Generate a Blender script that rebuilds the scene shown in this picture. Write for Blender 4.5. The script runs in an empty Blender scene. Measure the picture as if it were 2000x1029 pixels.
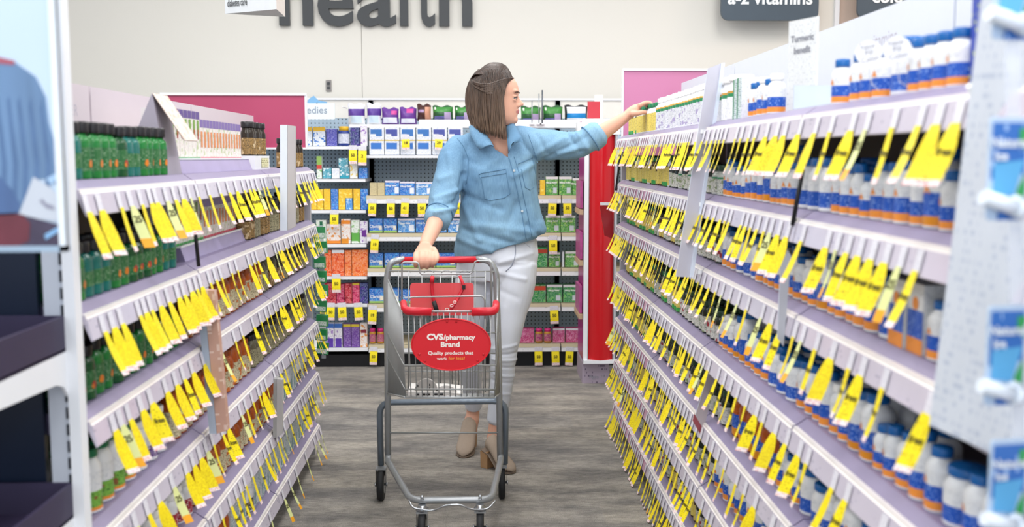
import bpy, math, random
from mathutils import Vector, Matrix, noise
from mathutils.bvhtree import BVHTree
R = math.radians
PI = math.pi
rnd = random.Random(11)

# ---------------------------------------------------------------- camera, world, lights, exposure
scene = bpy.context.scene
col = scene.collection
CAM_H, FPX, PITCH, YAW = 1.34, 1944.0, R(6.1), R(1.7)
cd = bpy.data.cameras.new('camera'); cam = bpy.data.objects.new('camera', cd); col.objects.link(cam)
cam.location = (0, 0, CAM_H); cam.rotation_euler = (PI/2-PITCH, 0, -YAW)
cd.sensor_width = 36.0; cd.lens = 36.0*FPX/2000.0; cd.clip_start = 0.05
cd.dof.use_dof = True; cd.dof.focus_distance = 4.15; cd.dof.aperture_fstop = 3.2
scene.camera = cam
scene.view_settings.view_transform = 'Standard'; scene.view_settings.look = 'None'
scene.view_settings.gamma = 1.0; scene.view_settings.exposure = 0.17
scene.view_settings.use_curve_mapping = False
w = bpy.data.worlds.new('world'); scene.world = w; w.use_nodes = True
w.node_tree.nodes['Background'].inputs[0].default_value = (0.93, 0.96, 1.0, 1)
w.node_tree.nodes['Background'].inputs[1].default_value = 0.62
scene.cycles.max_bounces = 6; scene.cycles.diffuse_bounces = 3; scene.cycles.glossy_bounces = 3
scene.cycles.transparent_max_bounces = 12; scene.cycles.transmission_bounces = 4
scene.cycles.use_denoising = True
scene.cycles.use_adaptive_sampling = True; scene.cycles.adaptive_threshold = 0.03
scene.cycles.caustics_reflective = False; scene.cycles.caustics_refractive = False

def area(name, loc, size, power, color=(1, 1, 1), rot=(0, 0, 0)):
    l = bpy.data.lights.new(name, 'AREA'); l.shape = 'RECTANGLE'; l.size, l.size_y = size
    l.energy = power; l.color = color
    o = bpy.data.objects.new(name, l); col.objects.link(o); o.location = loc; o.rotation_euler = rot
    return o
for i, y in enumerate((-0.8, 1.2, 3.2, 4.9)):
    for x in (-1.6, 0.0, 1.6):
        area('ceiling_panel_lamp', (x, y, 3.15), (0.6, 1.2), 22, (1.0, 0.985, 0.96))
# added out-of-view warm lamp, tints the wall beyond the vitamin rack
area('added_warm_tint_lamp', (3.1, 5.7, 3.0), (1.2, .3), 9, (1.0, 0.70, 0.48), (R(35), 0, 0))
# shop window daylight behind the camera
area('shop_window_daylight', (0.3, -2.6, 1.9), (5.0, 2.2), 58, (0.80, 0.89, 1.0), (R(82), 0, 0))

def ray(px, py):
    u = (px-1000)/FPX; v = (514.5-py)/FPX
    y = math.cos(PITCH)+v*math.sin(PITCH); z = -math.sin(PITCH)+v*math.cos(PITCH)
    X = u*math.cos(YAW)+y*math.sin(YAW); Y = -u*math.sin(YAW)+y*math.cos(YAW)
    return X/Y, z/Y
def W(px, py, Y):
    a, b = ray(px, py); return Vector((a*Y, Y, CAM_H+b*Y))
def proj(p):
    x, y, z = p[0], p[1], p[2]-CAM_H
    X = x*math.cos(YAW)-y*math.sin(YAW); Yf = x*math.sin(YAW)+y*math.cos(YAW)
    d = Yf*math.cos(PITCH)-z*math.sin(PITCH); v = Yf*math.sin(PITCH)+z*math.cos(PITCH)
    if d < .05: return (-9999, -9999)
    return (1000+FPX*X/d, 514.5-FPX*v/d)
def in_view(p, m=45):
    x, y = proj(p); return -m < x < 2000+m and -m < y < 1029+m

# ---------------------------------------------------------------- materials
def lin(c):
    if isinstance(c, str): c = [int(c[i:i+2], 16)/255 for i in (0, 2, 4)]
    return tuple(((v+.055)/1.055)**2.4 if v > .04045 else v/12.92 for v in c)+(1,)
MC = {}
def mat(name, c, rough=.5, metal=0.0, var=.05, vscale=20.0, bump=0.0, bscale=60.0, emis=0, alpha=1, trans=0, ior=1.45, sss=0, coat=0, spec=.5, stretch=None):
    if name in MC: return MC[name]
    m = bpy.data.materials.new(name); m.use_nodes = True
    nt = m.node_tree; N = nt.nodes; L = nt.links; b = N['Principled BSDF']
    cc = lin(c)
    b.inputs['Roughness'].default_value = rough; b.inputs['Metallic'].default_value = metal
    b.inputs['IOR'].default_value = ior; b.inputs['Specular IOR Level'].default_value = spec
    if alpha < 1: b.inputs['Alpha'].default_value = alpha
    if trans: b.inputs['Transmission Weight'].default_value = trans
    if sss:
        b.inputs['Subsurface Weight'].default_value = sss; b.inputs['Subsurface Radius'].default_value = (.01, .004, .002); b.inputs['Subsurface Scale'].default_value = .5
    if coat: b.inputs['Coat Weight'].default_value = coat
    if emis:
        b.inputs['Emission Color'].default_value = cc; b.inputs['Emission Strength'].default_value = emis
    tc = N.new('ShaderNodeTexCoord'); mp = N.new('ShaderNodeMapping'); L.new(tc.outputs['Object'], mp.inputs['Vector'])
    if stretch: mp.inputs['Scale'].default_value = stretch
    n = N.new('ShaderNodeTexNoise'); n.inputs['Scale'].default_value = vscale; n.inputs['Detail'].default_value = 2
    L.new(mp.outputs[0], n.inputs['Vector'])
    mx = N.new('ShaderNodeMix'); mx.data_type = 'RGBA'; L.new(n.outputs['Fac'], mx.inputs[0])
    mx.inputs[6].default_value = tuple(max(0, v*(1-var)) for v in cc[:3])+(1,)
    mx.inputs[7].default_value = tuple(min(1, v*(1+var)) for v in cc[:3])+(1,)
    L.new(mx.outputs[2], b.inputs['Base Color'])
    if bump:
        n2 = N.new('ShaderNodeTexNoise'); n2.inputs['Scale'].default_value = bscale; n2.inputs['Detail'].default_value = 3
        L.new(mp.outputs[0], n2.inputs['Vector'])
        bp = N.new('ShaderNodeBump'); bp.inputs['Strength'].default_value = bump; bp.inputs['Distance'].default_value = .01
        L.new(n2.outputs['Fac'], bp.inputs['Height']); L.new(bp.outputs[0], b.inputs['Normal'])
    MC[name] = m
    return m
def printed(name, base, ink, lines=2.2, words=3.2, cover=.52, rough=.45, trans=0, blot=None, alpha=1, strength=1.0):
    """paper or plastic print: rows of word-like marks laid out in the mesh's own UV map (in centimetres)"""
    if name in MC: return MC[name]
    m = mat(name, base, rough, trans=trans, alpha=alpha); nt = m.node_tree; N = nt.nodes; L = nt.links; b = N['Principled BSDF']
    uv = N.new('ShaderNodeUVMap'); uv.uv_map = 'UVMap'
    sp = N.new('ShaderNodeSeparateXYZ'); L.new(uv.outputs[0], sp.inputs[0])
    def mth(op, a, bb=None):
        q = N.new('ShaderNodeMath'); q.operation = op
        for i, s in enumerate((a, bb)):
            if s is None: continue
            if isinstance(s, (int, float)): q.inputs[i].default_value = s
            else: L.new(s, q.inputs[i])
        return q.outputs[0]
    v = mth('MULTIPLY', sp.outputs[1], lines); fl = mth('FLOOR', v); fr = mth('FRACT', v)
    cb = N.new('ShaderNodeCombineXYZ'); L.new(mth('MULTIPLY', sp.outputs[0], words), cb.inputs[0]); L.new(mth('MULTIPLY', fl, 7.31), cb.inputs[1])
    oi = N.new('ShaderNodeObjectInfo'); L.new(mth('MULTIPLY', oi.outputs['Random'], 50.0), cb.inputs[2])
    n = N.new('ShaderNodeTexNoise'); n.inputs['Scale'].default_value = 1.0; n.inputs['Detail'].default_value = 1; L.new(cb.outputs[0], n.inputs['Vector'])
    mk = mth('MULTIPLY', mth('MULTIPLY', mth('GREATER_THAN', n.outputs['Fac'], cover), mth('LESS_THAN', fr, .55)), strength)
    src = b.inputs['Base Color'].links[0].from_socket
    mx = N.new('ShaderNodeMix'); mx.data_type = 'RGBA'; L.new(mk, mx.inputs[0]); L.new(src, mx.inputs[6]); mx.inputs[7].default_value = lin(ink)
    out = mx.outputs[2]
    if blot:   # a picture-like patch of other colours
        n3 = N.new('ShaderNodeTexNoise'); n3.inputs['Scale'].default_value = .55; n3.inputs['Detail'].default_value = 1
        cb2 = N.new('ShaderNodeCombineXYZ'); L.new(sp.outputs[0], cb2.inputs[0]); L.new(sp.outputs[1], cb2.inputs[1]); L.new(mth('MULTIPLY', oi.outputs['Random'], 31.0), cb2.inputs[2])
        L.new(cb2.outputs[0], n3.inputs['Vector'])
        mx2 = N.new('ShaderNodeMix'); mx2.data_type = 'RGBA'; L.new(mth('GREATER_THAN', n3.outputs['Fac'], .61), mx2.inputs[0]); L.new(out, mx2.inputs[6]); mx2.inputs[7].default_value = lin(blot)
        out = mx2.outputs[2]
    L.new(out, b.inputs['Base Color'])
    return m

# ---------------------------------------------------------------- mesh builder
class MB:
    def __init__(s): s.v = []; s.f = []; s.m = []; s.uv = []; s.sm = []; s.mats = []
    def mi(s, m):
        if m not in s.mats: s.mats.append(m)
        return s.mats.index(m)
    def face(s, idx, m, uv=None, smooth=False):
        s.f.append(tuple(idx)); s.m.append(s.mi(m)); s.sm.append(smooth)
        s.uv.append(uv if uv else [(0, 0)]*len(idx))
    def poly(s, pts, m, uv=None, smooth=False):
        k = len(s.v); s.v += [tuple(p) for p in pts]
        if uv is None:
            p0 = Vector(pts[0]); e = (Vector(pts[1])-p0)
            if e.length < 1e-9: e = Vector((1, 0, 0))
            e.normalize(); nn = e.cross(Vector(pts[-1])-p0)
            if nn.length < 1e-12: nn = Vector((0, 0, 1))
            g = nn.normalized().cross(e)
            uv = [((Vector(p)-p0).dot(e)*100, (Vector(p)-p0).dot(g)*100) for p in pts]
        s.face(range(k, k+len(pts)), m, uv, smooth)
    def box(s, c, d, m, mt=None, bev=0.0):
        cx, cy, cz = c; x, y, z = d[0]/2, d[1]/2, d[2]/2
        P = lambda a, b, e: (cx+a*x, cy+b*y, cz+e*z)
        F = dict(f=[P(-1,-1,-1),P(1,-1,-1),P(1,-1,1),P(-1,-1,1)], b=[P(1,1,-1),P(-1,1,-1),P(-1,1,1),P(1,1,1)],
                 l=[P(-1,1,-1),P(-1,-1,-1),P(-1,-1,1),P(-1,1,1)], r=[P(1,-1,-1),P(1,1,-1),P(1,1,1),P(1,-1,1)],
                 t=[P(-1,-1,1),P(1,-1,1),P(1,1,1),P(-1,1,1)], u=[P(-1,1,-1),P(1,1,-1),P(1,-1,-1),P(-1,-1,-1)])
        k = len(s.v)
        corners = [P(a, b, e) for e in (-1, 1) for b in (-1, 1) for a in (-1, 1)]
        s.v += corners
        ix = {q: k+i for i, q in enumerate(corners)}
        for key, pts in F.items():
            mm = (mt or {}).get(key, m)
            e = (Vector(pts[1])-Vector(pts[0])).length*100; g = (Vector(pts[3])-Vector(pts[0])).length*100
            s.face([ix[q] for q in pts], mm, [(0, 0), (e, 0), (e, g), (0, g)])
    def lathe(s, prof, m, seg=16, c=(0, 0, 0), sx=1, sy=1, sq=2.0, bands=None, caps=True):
        """prof: list of (r, z, material or None for the face ring above this point); sq: superellipse exponent"""
        k = len(s.v); n = len(prof)
        for q in prof:
            for i in range(seg):
                a = 2*PI*i/seg; ca, sa = math.cos(a), math.sin(a)
                g = (abs(ca)**sq+abs(sa)**sq)**(-1/sq) if sq != 2 else 1
                s.v.append((c[0]+q[0]*ca*g*sx, c[1]+q[0]*sa*g*sy, c[2]+q[1]))
        R0 = max(q[0] for q in prof)
        for j in range(n-1):
            mm = prof[j][2] if len(prof[j]) > 2 and prof[j][2] else m
            for i in range(seg):
                i2 = (i+1) % seg
                u0 = 2*PI*R0*100*i/seg; u1 = 2*PI*R0*100*(i+1)/seg; v0 = prof[j][1]*100; v1 = prof[j+1][1]*100
                s.face((k+j*seg+i, k+j*seg+i2, k+(j+1)*seg+i2, k+(j+1)*seg+i), mm, [(u0, v0), (u1, v0), (u1, v1), (u0, v1)], True)
        if caps:
            s.face([k+i for i in range(seg)][::-1], m)
            mm = prof[-1][2] if len(prof[-1]) > 2 and prof[-1][2] else m
            s.face([k+(n-1)*seg+i for i in range(seg)], mm)
    def tube(s, pts, r, m, seg=8, closed=False, caps=True, flat=None):
        pts = [Vector(p) for p in pts]; n = len(pts)
        rr = r if isinstance(r, (list, tuple)) else [r]*n
        k = len(s.v); up = None
        for j, p in enumerate(pts):
            if closed: t = pts[(j+1) % n]-pts[j-1]
            elif j == 0: t = pts[1]-p
            elif j == n-1: t = p-pts[-2]
            else: t = (pts[j+1]-p).normalized()+(p-pts[j-1]).normalized()
            if t.length < 1e-9: t = Vector((0, 0, 1))
            t.normalize()
            if up is None:
                up = Vector((0, 0, 1)) if abs(t.z) < .9 else Vector((1, 0, 0))
            a = up-t*up.dot(t)
            if a.length < 1e-6: a = t.orthogonal()
            a.normalize(); b = t.cross(a); up = a
            for i in range(seg):
                q = 2*PI*i/seg
                s.v.append(tuple(p+(a*math.cos(q)+b*math.sin(q)*(flat or 1))*rr[j]))
        L = n if closed else n-1
        for j in range(L):
            j2 = (j+1) % n
            for i in range(seg):
                i2 = (i+1) % seg
                s.face((k+j*seg+i, k+j*seg+i2, k+j2*seg+i2, k+j2*seg+i), m, None, True)
        if caps and not closed:
            s.face([k+i for i in range(seg)][::-1], m); s.face([k+(n-1)*seg+i for i in range(seg)], m)
    def prism(s, poly, y0, y1, m, mside=None):
        """polygon in XZ (counter-clockwise seen from -Y) extruded from y0 (front) to y1 (back)"""
        k = len(s.v); n = len(poly)
        s.v += [(x, y0, z) for x, z in poly]+[(x, y1, z) for x, z in poly]
        s.face(range(k, k+n), m, [(x*100, z*100) for x, z in poly]); s.face([k+n+i for i in range(n)][::-1], mside or m, [(x*100, z*100) for x, z in poly][::-1])
        for i in range(n):
            j = (i+1) % n; s.face((k+j, k+i, k+n+i, k+n+j), mside or m)
    def raw(s, V, F, m, M=None, smooth=False):
        k = len(s.v); s.v += [tuple((M @ Vector(v)) if M else v) for v in V]
        for f in F: s.face([k+i for i in f], m, None, smooth)
    def mesh(s, name):
        me = bpy.data.meshes.new(name); me.from_pydata(s.v, [], s.f)
        for m in s.mats: me.materials.append(m)
        me.polygons.foreach_set('material_index', s.m); me.polygons.foreach_set('use_smooth', s.sm)
        ul = me.uv_layers.new(name='UVMap'); flat = []
        for u in s.uv:
            for q in u: flat += [q[0], q[1]]
        ul.data.foreach_set('uv', flat); me.update()
        return me
    def build(s, name, parent=None, loc=None):
        return link(name, s.mesh(name), parent, loc)
def link(name, me, parent=None, loc=None, rz=0):
    o = bpy.data.objects.new(name, me); col.objects.link(o)
    if parent is not None: o.parent = parent
    if loc is not None: o.location = loc
    if rz: o.rotation_euler = (0, 0, rz)
    return o
used_labels = {}
def tag(o, label=None, cat=None, group=None, kind=None):
    if label:
        o['label'] = label
        if kind is None and cat: used_labels.setdefault(label, []).append(o.name)
    if cat: o['category'] = cat
    if group: o['group'] = group
    if kind: o['kind'] = kind
    return o
def empty(name, label, cat, loc=(0, 0, 0), rz=0, group=None):
    o = bpy.data.objects.new(name, None); col.objects.link(o); o.location = loc; o.rotation_euler = (0, 0, rz)
    o.empty_display_size = .05
    return tag(o, label, cat, group)
TXT = {}
work = bpy.data.scenes.new('workbench')      # an empty scene in which single meshes are evaluated quickly
def evaluated_mesh(o):
    work.collection.objects.link(o)
    with bpy.context.temp_override(scene=work, view_layer=work.view_layers[0]):
        dg = bpy.context.evaluated_depsgraph_get(); dg.update()
        me = bpy.data.meshes.new_from_object(o.evaluated_get(dg), depsgraph=dg)
    work.collection.objects.unlink(o); return me
def text_geo(body, size=1.0, bold=0.0, align='CENTER', shear=0.0, ext=0.0, sp=1.0):
    key = (body, size, bold, align, shear, ext, sp)
    if key in TXT: return TXT[key]
    c = bpy.data.curves.new('lettering', 'FONT'); c.body = body; c.size = size; c.offset = bold; c.align_x = align; c.shear = shear
    c.extrude = ext; c.space_character = sp; c.resolution_u = 4
    o = bpy.data.objects.new('lettering', c); me = evaluated_mesh(o)
    g = ([tuple(v.co) for v in me.vertices], [tuple(p.vertices) for p in me.polygons])
    bpy.data.objects.remove(o); bpy.data.curves.remove(c); bpy.data.meshes.remove(me)
    TXT[key] = g
    return g
def put_text(mb, body, size, M, m, **k):
    V, F = text_geo(body, size, **k); mb.raw(V, F, m, M)
FRONT = Matrix.Rotation(PI/2, 4, 'X')      # text plane XY -> XZ facing -Y
def TR(x, y, z): return Matrix.Translation((x, y, z))
ORD = ['zeroth', 'first', 'second', 'third', 'fourth', 'fifth', 'sixth', 'seventh', 'eighth', 'ninth']
def nth(n):
    if n < 10: return ORD[n]
    return f"{n}{'th' if 10 <= n % 100 <= 20 else {1: 'st', 2: 'nd', 3: 'rd'}.get(n % 10, 'th')}"
# ---------------------------------------------------------------- floor, walls, wall signs
m_white = mat('white_metal', 'eceef2', .35, var=.02)
m_wht_plastic = mat('white_plastic', 'f2f3f5', .3, var=.02)
m_dark = mat('dark_grey_sign', '3f4245', .5)
m_black = mat('black_plastic', '15161a', .4)
m_lilac = mat('lilac_shelf_metal', '8d83a2', .38, var=.05)
m_spine = mat('grey_back_panel', 'c9c6ce', .5, var=.03)
m_greytxt = mat('grey_print', '8d8f99', .6)

def carpet():
    m = mat('carpet_tiles', '8b8680', .95, var=0)
    nt = m.node_tree; N = nt.nodes; L = nt.links; b = N['Principled BSDF']
    tc = N.new('ShaderNodeTexCoord')
    def noi(scale, sx, sy, det, c0, c1, p0, p1):
        mp = N.new('ShaderNodeMapping'); mp.inputs['Scale'].default_value = (sx, sy, 1); L.new(tc.outputs['Object'], mp.inputs[0])
        n = N.new('ShaderNodeTexNoise'); n.inputs['Scale'].default_value = scale; n.inputs['Detail'].default_value = det; n.inputs['Roughness'].default_value = .65
        L.new(mp.outputs[0], n.inputs[0]); cr = N.new('ShaderNodeValToRGB'); L.new(n.outputs['Fac'], cr.inputs[0])
        cr.color_ramp.elements[0].position = p0; cr.color_ramp.elements[0].color = lin(c0)
        cr.color_ramp.elements[1].position = p1; cr.color_ramp.elements[1].color = lin(c1)
        return cr.outputs[0], n.outputs['Fac']
    a, _ = noi(2.3, .9, 2.6, 5, '85827f', 'bab4aa', .38, .64)
    c, fac = noi(48, .5, 1.5, 4, 'dadada', 'ffffff', .34, .62)
    d, _ = noi(330, 1, 1, 1, 'b4b4b4', 'ffffff', .3, .55)
    bk = N.new('ShaderNodeTexBrick'); mp = N.new('ShaderNodeMapping'); L.new(tc.outputs['Object'], mp.inputs[0]); mp.inputs['Scale'].default_value = (1, 1, 1)
    L.new(mp.outputs[0], bk.inputs[0]); bk.inputs['Scale'].default_value = 1; bk.inputs['Brick Width'].default_value = .9; bk.inputs['Row Height'].default_value = .22
    bk.inputs['Mortar Size'].default_value = 0.0; bk.inputs['Color1'].default_value = (.88, .88, .90, 1); bk.inputs['Color2'].default_value = (1, .98, .95, 1)
    def mul(x, y):
        q = N.new('ShaderNodeMix'); q.data_type = 'RGBA'; q.blend_type = 'MULTIPLY'; q.inputs[0].default_value = 1; L.new(x, q.inputs[6]); L.new(y, q.inputs[7]); return q.outputs[2]
    L.new(mul(mul(mul(a, c), d), bk.outputs[0]), b.inputs['Base Color'])
    bp = N.new('ShaderNodeBump'); bp.inputs['Strength'].default_value = .5; bp.inputs['Distance'].default_value = .004; L.new(fac, bp.inputs['Height']); L.new(bp.outputs[0], b.inputs['Normal'])
    b.inputs['Specular IOR Level'].default_value = .1
    return m
mb = MB(); mb.box((0, 2.2, -.05), (9, 11, .1), carpet()); tag(mb.build('floor'), 'grey brown streaked carpet tiles', kind='structure')

YW = 6.75
wallm = mat('painted_wall', 'e0ddd5', .8, var=.012, vscale=1.5, bump=.04, bscale=90)
wallm2 = mat('painted_wall_beige', 'c9b3a4', .8, var=.012, vscale=1.5, bump=.04, bscale=90)
mb = MB(); mb.box((-2.9, YW+.05, 1.7), (4.2, .1, 3.4), wallm); mb.box((.788, YW+.05, 1.7), (3.17, .1, 3.4), wallm)
tag(mb.build('wall_back'), 'off-white wall with a fine vertical panel joint', kind='structure')
mb = MB(); mb.box((3.7, YW+.05, 1.7), (2.65, .1, 3.4), wallm2); tag(mb.build('wall_back_beige'), 'warm beige wall panel beyond the white corner strip', kind='structure')
mb = MB(); mb.box((2.375, YW-.012, 1.7), (.03, .024, 3.4), m_white); tag(mb.build('trim_1'), 'thin white vertical strip on the wall', kind='structure')

# word on the wall: six letters, each its own
def wall_letters():
    word, sz = 'health', 1.0
    V, F = text_geo('h', 1.0, bold=.012); hh = max(v[1] for v in V)
    x = -1.333; names = ['first letter h', 'letter e', 'letter a', 'letter l', 'letter t', 'last letter h']
    # target left/right edges measured on the wall
    spans = [(547, 613), (622, 692), (698, 774), (782, 798), (816, 850), (858, 923)]
    for ch, (p0, p1), nm in zip(word, spans, names):
        x0 = W(p0, 40, YW)[0]; x1 = W(p1, 40, YW)[0]
        V, F = text_geo(ch, 1.0, bold=.02, ext=.03)
        a0 = min(v[0] for v in V); a1 = max(v[0] for v in V)
        H = .36; sc = H/hh; z0 = 2.212 + (-.0 if ch in 'hl' else 0)
        sxx = (x1-x0)/(a1-a0)
        b = MB(); b.raw([((v[0]-a0)*sxx, -v[2]*.45, v[1]*sc) for v in V], [f[::-1] for f in F], m_dark)
        tag(b.build('sign_letter', loc=(x0, YW-.02, z0)), f'dark charcoal {nm} of the word health on the back wall', 'letter', 'letters of the word health on the wall')
wall_letters()
# small grey sensor plate
mb = MB(); mb.box((0, 0, 0), (.034, .012, .072), mat('grey_plate', '8b8785', .4)); mb.box((0, -.007, .012), (.018, .004, .02), m_dark); mb.box((0, -.007, -.016), (.018, .004, .018), m_dark)
tag(mb.build('wall_switch', loc=W(642, 167, YW-.006)), 'small grey switch plate on the white wall', 'switch plate')

def rounded(w_, h_, r, n=6):
    P = []
    for cx, cz, a0 in ((w_/2-r, -h_/2+r, -90), (w_/2-r, h_/2-r, 0), (-w_/2+r, h_/2-r, 90), (-w_/2+r, -h_/2+r, 180)):
        for i in range(n+1):
            a = R(a0+90*i/n); P.append((cx+r*math.cos(a), cz+r*math.sin(a)))
    return P
m_slate = mat('slate_sign', '46535f', .45); m_signtxt = mat('sign_lettering', 'e8eef2', .5)
def wallsign(px0, px1, pyb, words, label, tx):
    p0 = W(px0, pyb, 6.6); p1 = W(px1, pyb, 6.6); wd = p1.x-p0.x; h = .30
    t = empty('hanging_sign', label, 'sign', ((p0.x+p1.x)/2, 6.6, p0.z), 0, 'slate category signs on the wall')
    b = MB(); b.prism([(x, z+h/2) for x, z in rounded(wd, h, .055)], -.012, .012, m_slate); b.build('sign_board', t)
    b = MB(); put_text(b, words, .118, TR(tx, -.015, .105) @ FRONT, m_signtxt, bold=.003, ext=.002); b.build('lettering', t)
    b = MB()
    for sx in (-.4, .4): b.tube([(sx*wd, 0.013, h*.6), (sx*wd, .15, h*.6)], .006, m_white, 6)
    b.build('wall_bracket', t)
wallsign(1407, 1597, 40, 'a-z vitamins', 'slate grey rounded sign reading a-z vitamins on the wall', 0)
wallsign(1673, 1873, 37, 'cold & flu', 'slate grey rounded sign partly hidden, its word starting with cold', -.02)

# diabetes care hanging box sign (white triangular blade sign)
def blade_sign():
    t = empty('blade_sign', 'white box sign reading diabetes care hanging below the top edge of the picture', 'sign', (0, 0, 0))
    a = W(440, 27, 4.6); b_ = W(540, 18, 4.15); c = W(557, 33, 4.55); h = .30
    lo = [a, b_, c]; mb = MB()
    fa = mat('sign_face_white', 'e6eaee', .4); fb = mat('sign_underside', 'b9b9b6', .5)
    k = [Vector((p.x, p.y, p.z)) for p in lo]; k2 = [p+Vector((0, 0, h)) for p in k]
    mb.poly([k[0], k[1], k2[1], k2[0]], fa); mb.poly([k[1], k[2], k2[2], k2[1]], mat('sign_face_beige', 'd9cfc8', .4)); mb.poly([k[2], k[0], k2[0], k2[2]], fa)
    mb.poly([k[2], k[1], k[0]], fb); mb.poly(k2, fa); mb.build('sign_body', t)
    d = (k[1]-k[0]); L_ = d.length; d.normalize(); up = Vector((0, 0, 1)); nn = d.cross(up)
    M = Matrix((( d.x, up.x, nn.x, 0), (d.y, up.y, nn.y, 0), (d.z, up.z, nn.z, 0), (0, 0, 0, 1)))
    mb = MB(); p = k[0]+d*(L_*.06)+up*.03+nn*.003
    put_text(mb, 'diabetes care', .042, Matrix.Translation(p) @ M, m_dark, align='LEFT', bold=.0005); mb.build('lettering', t)
    mb = MB(); q = (k[0]+k[1]+k[2])/3
    mb.tube([q+up*h*.95, q+up*1.2], .006, m_white, 6); mb.build('hanger_rod', t)
blade_sign()

# red header boards above the far ends of both racks
m_pinkL = mat('crimson_board', 'b5476a', .35, var=.03, vscale=2); m_pinkR = mat('rose_board', 'cb7fa6', .35, var=.03, vscale=2)
def banner(x0, x1, z0, z1, y, m, label):
    t = empty('header_board', label, 'header board', ((x0+x1)/2, y, z0)); wd = x1-x0; h = z1-z0
    b = MB(); b.box((0, 0, h/2), (wd, .02, h), m); b.build('board', t)
    b = MB(); b.box((0, -.002, h+.006), (wd+.012, .03, .012), m_white); b.box((wd/2+.004, 0, h/2), (.008, .026, h), m_white); b.box((-wd/2-.004, 0, h/2), (.008, .026, h), m_white); b.box((0, -.002, .004), (wd, .03, .008), m_white)
    b.build('edge_strip', t)
    b = MB()
    for sx in (-.38, .38): b.box((sx*wd, .03, -z0/2+h*.2), (.03, .03, z0+h*.4), m_white)
    b.build('support_post', t)
banner(-1.42, -.79, 1.375, 1.612, 4.52, m_pinkL, 'crimson header board above the far end of the green bottle rack')
banner(.703, 1.55, 1.30, 1.765, 5.0, m_pinkR, 'rose pink header board above the far end of the vitamin rack')
# ---------------------------------------------------------------- the two long racks
XR, XL = .66, -.74
ZR = [CAM_H-k*XR for k in (-.128, .196, .501, .859, 1.194, 1.51, 1.835)]
ZL = [CAM_H+k*XL for k in (.083, .396, .669, .983, 1.291, 1.613)]
ZR[6] = max(ZR[6], .125)
m_rail = printed('price_rail_plastic', 'cbc4d2', 'b2acbe', 1.2, .5, .66, rough=.16)
m_railpink = printed('price_rail_rose', 'cfa0b8', 'bb8fa8', 1.2, .5, .66, rough=.16)
m_ridge = mat('rail_bead', 'efe9e6', .25)
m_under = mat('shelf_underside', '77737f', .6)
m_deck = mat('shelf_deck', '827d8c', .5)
m_kick = mat('kick_plate_dark', '2a2a2c', .6)
m_slotwall = mat('rack_back_panel', '857a70', .7, var=.1, vscale=8)
m_card = printed('price_card', 'e4e2ea', 'a2a6bc', 3.0, 4.5, .54, strength=.6)
m_upright = mat('upright_post', 'b9b7bd', .4)

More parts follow.
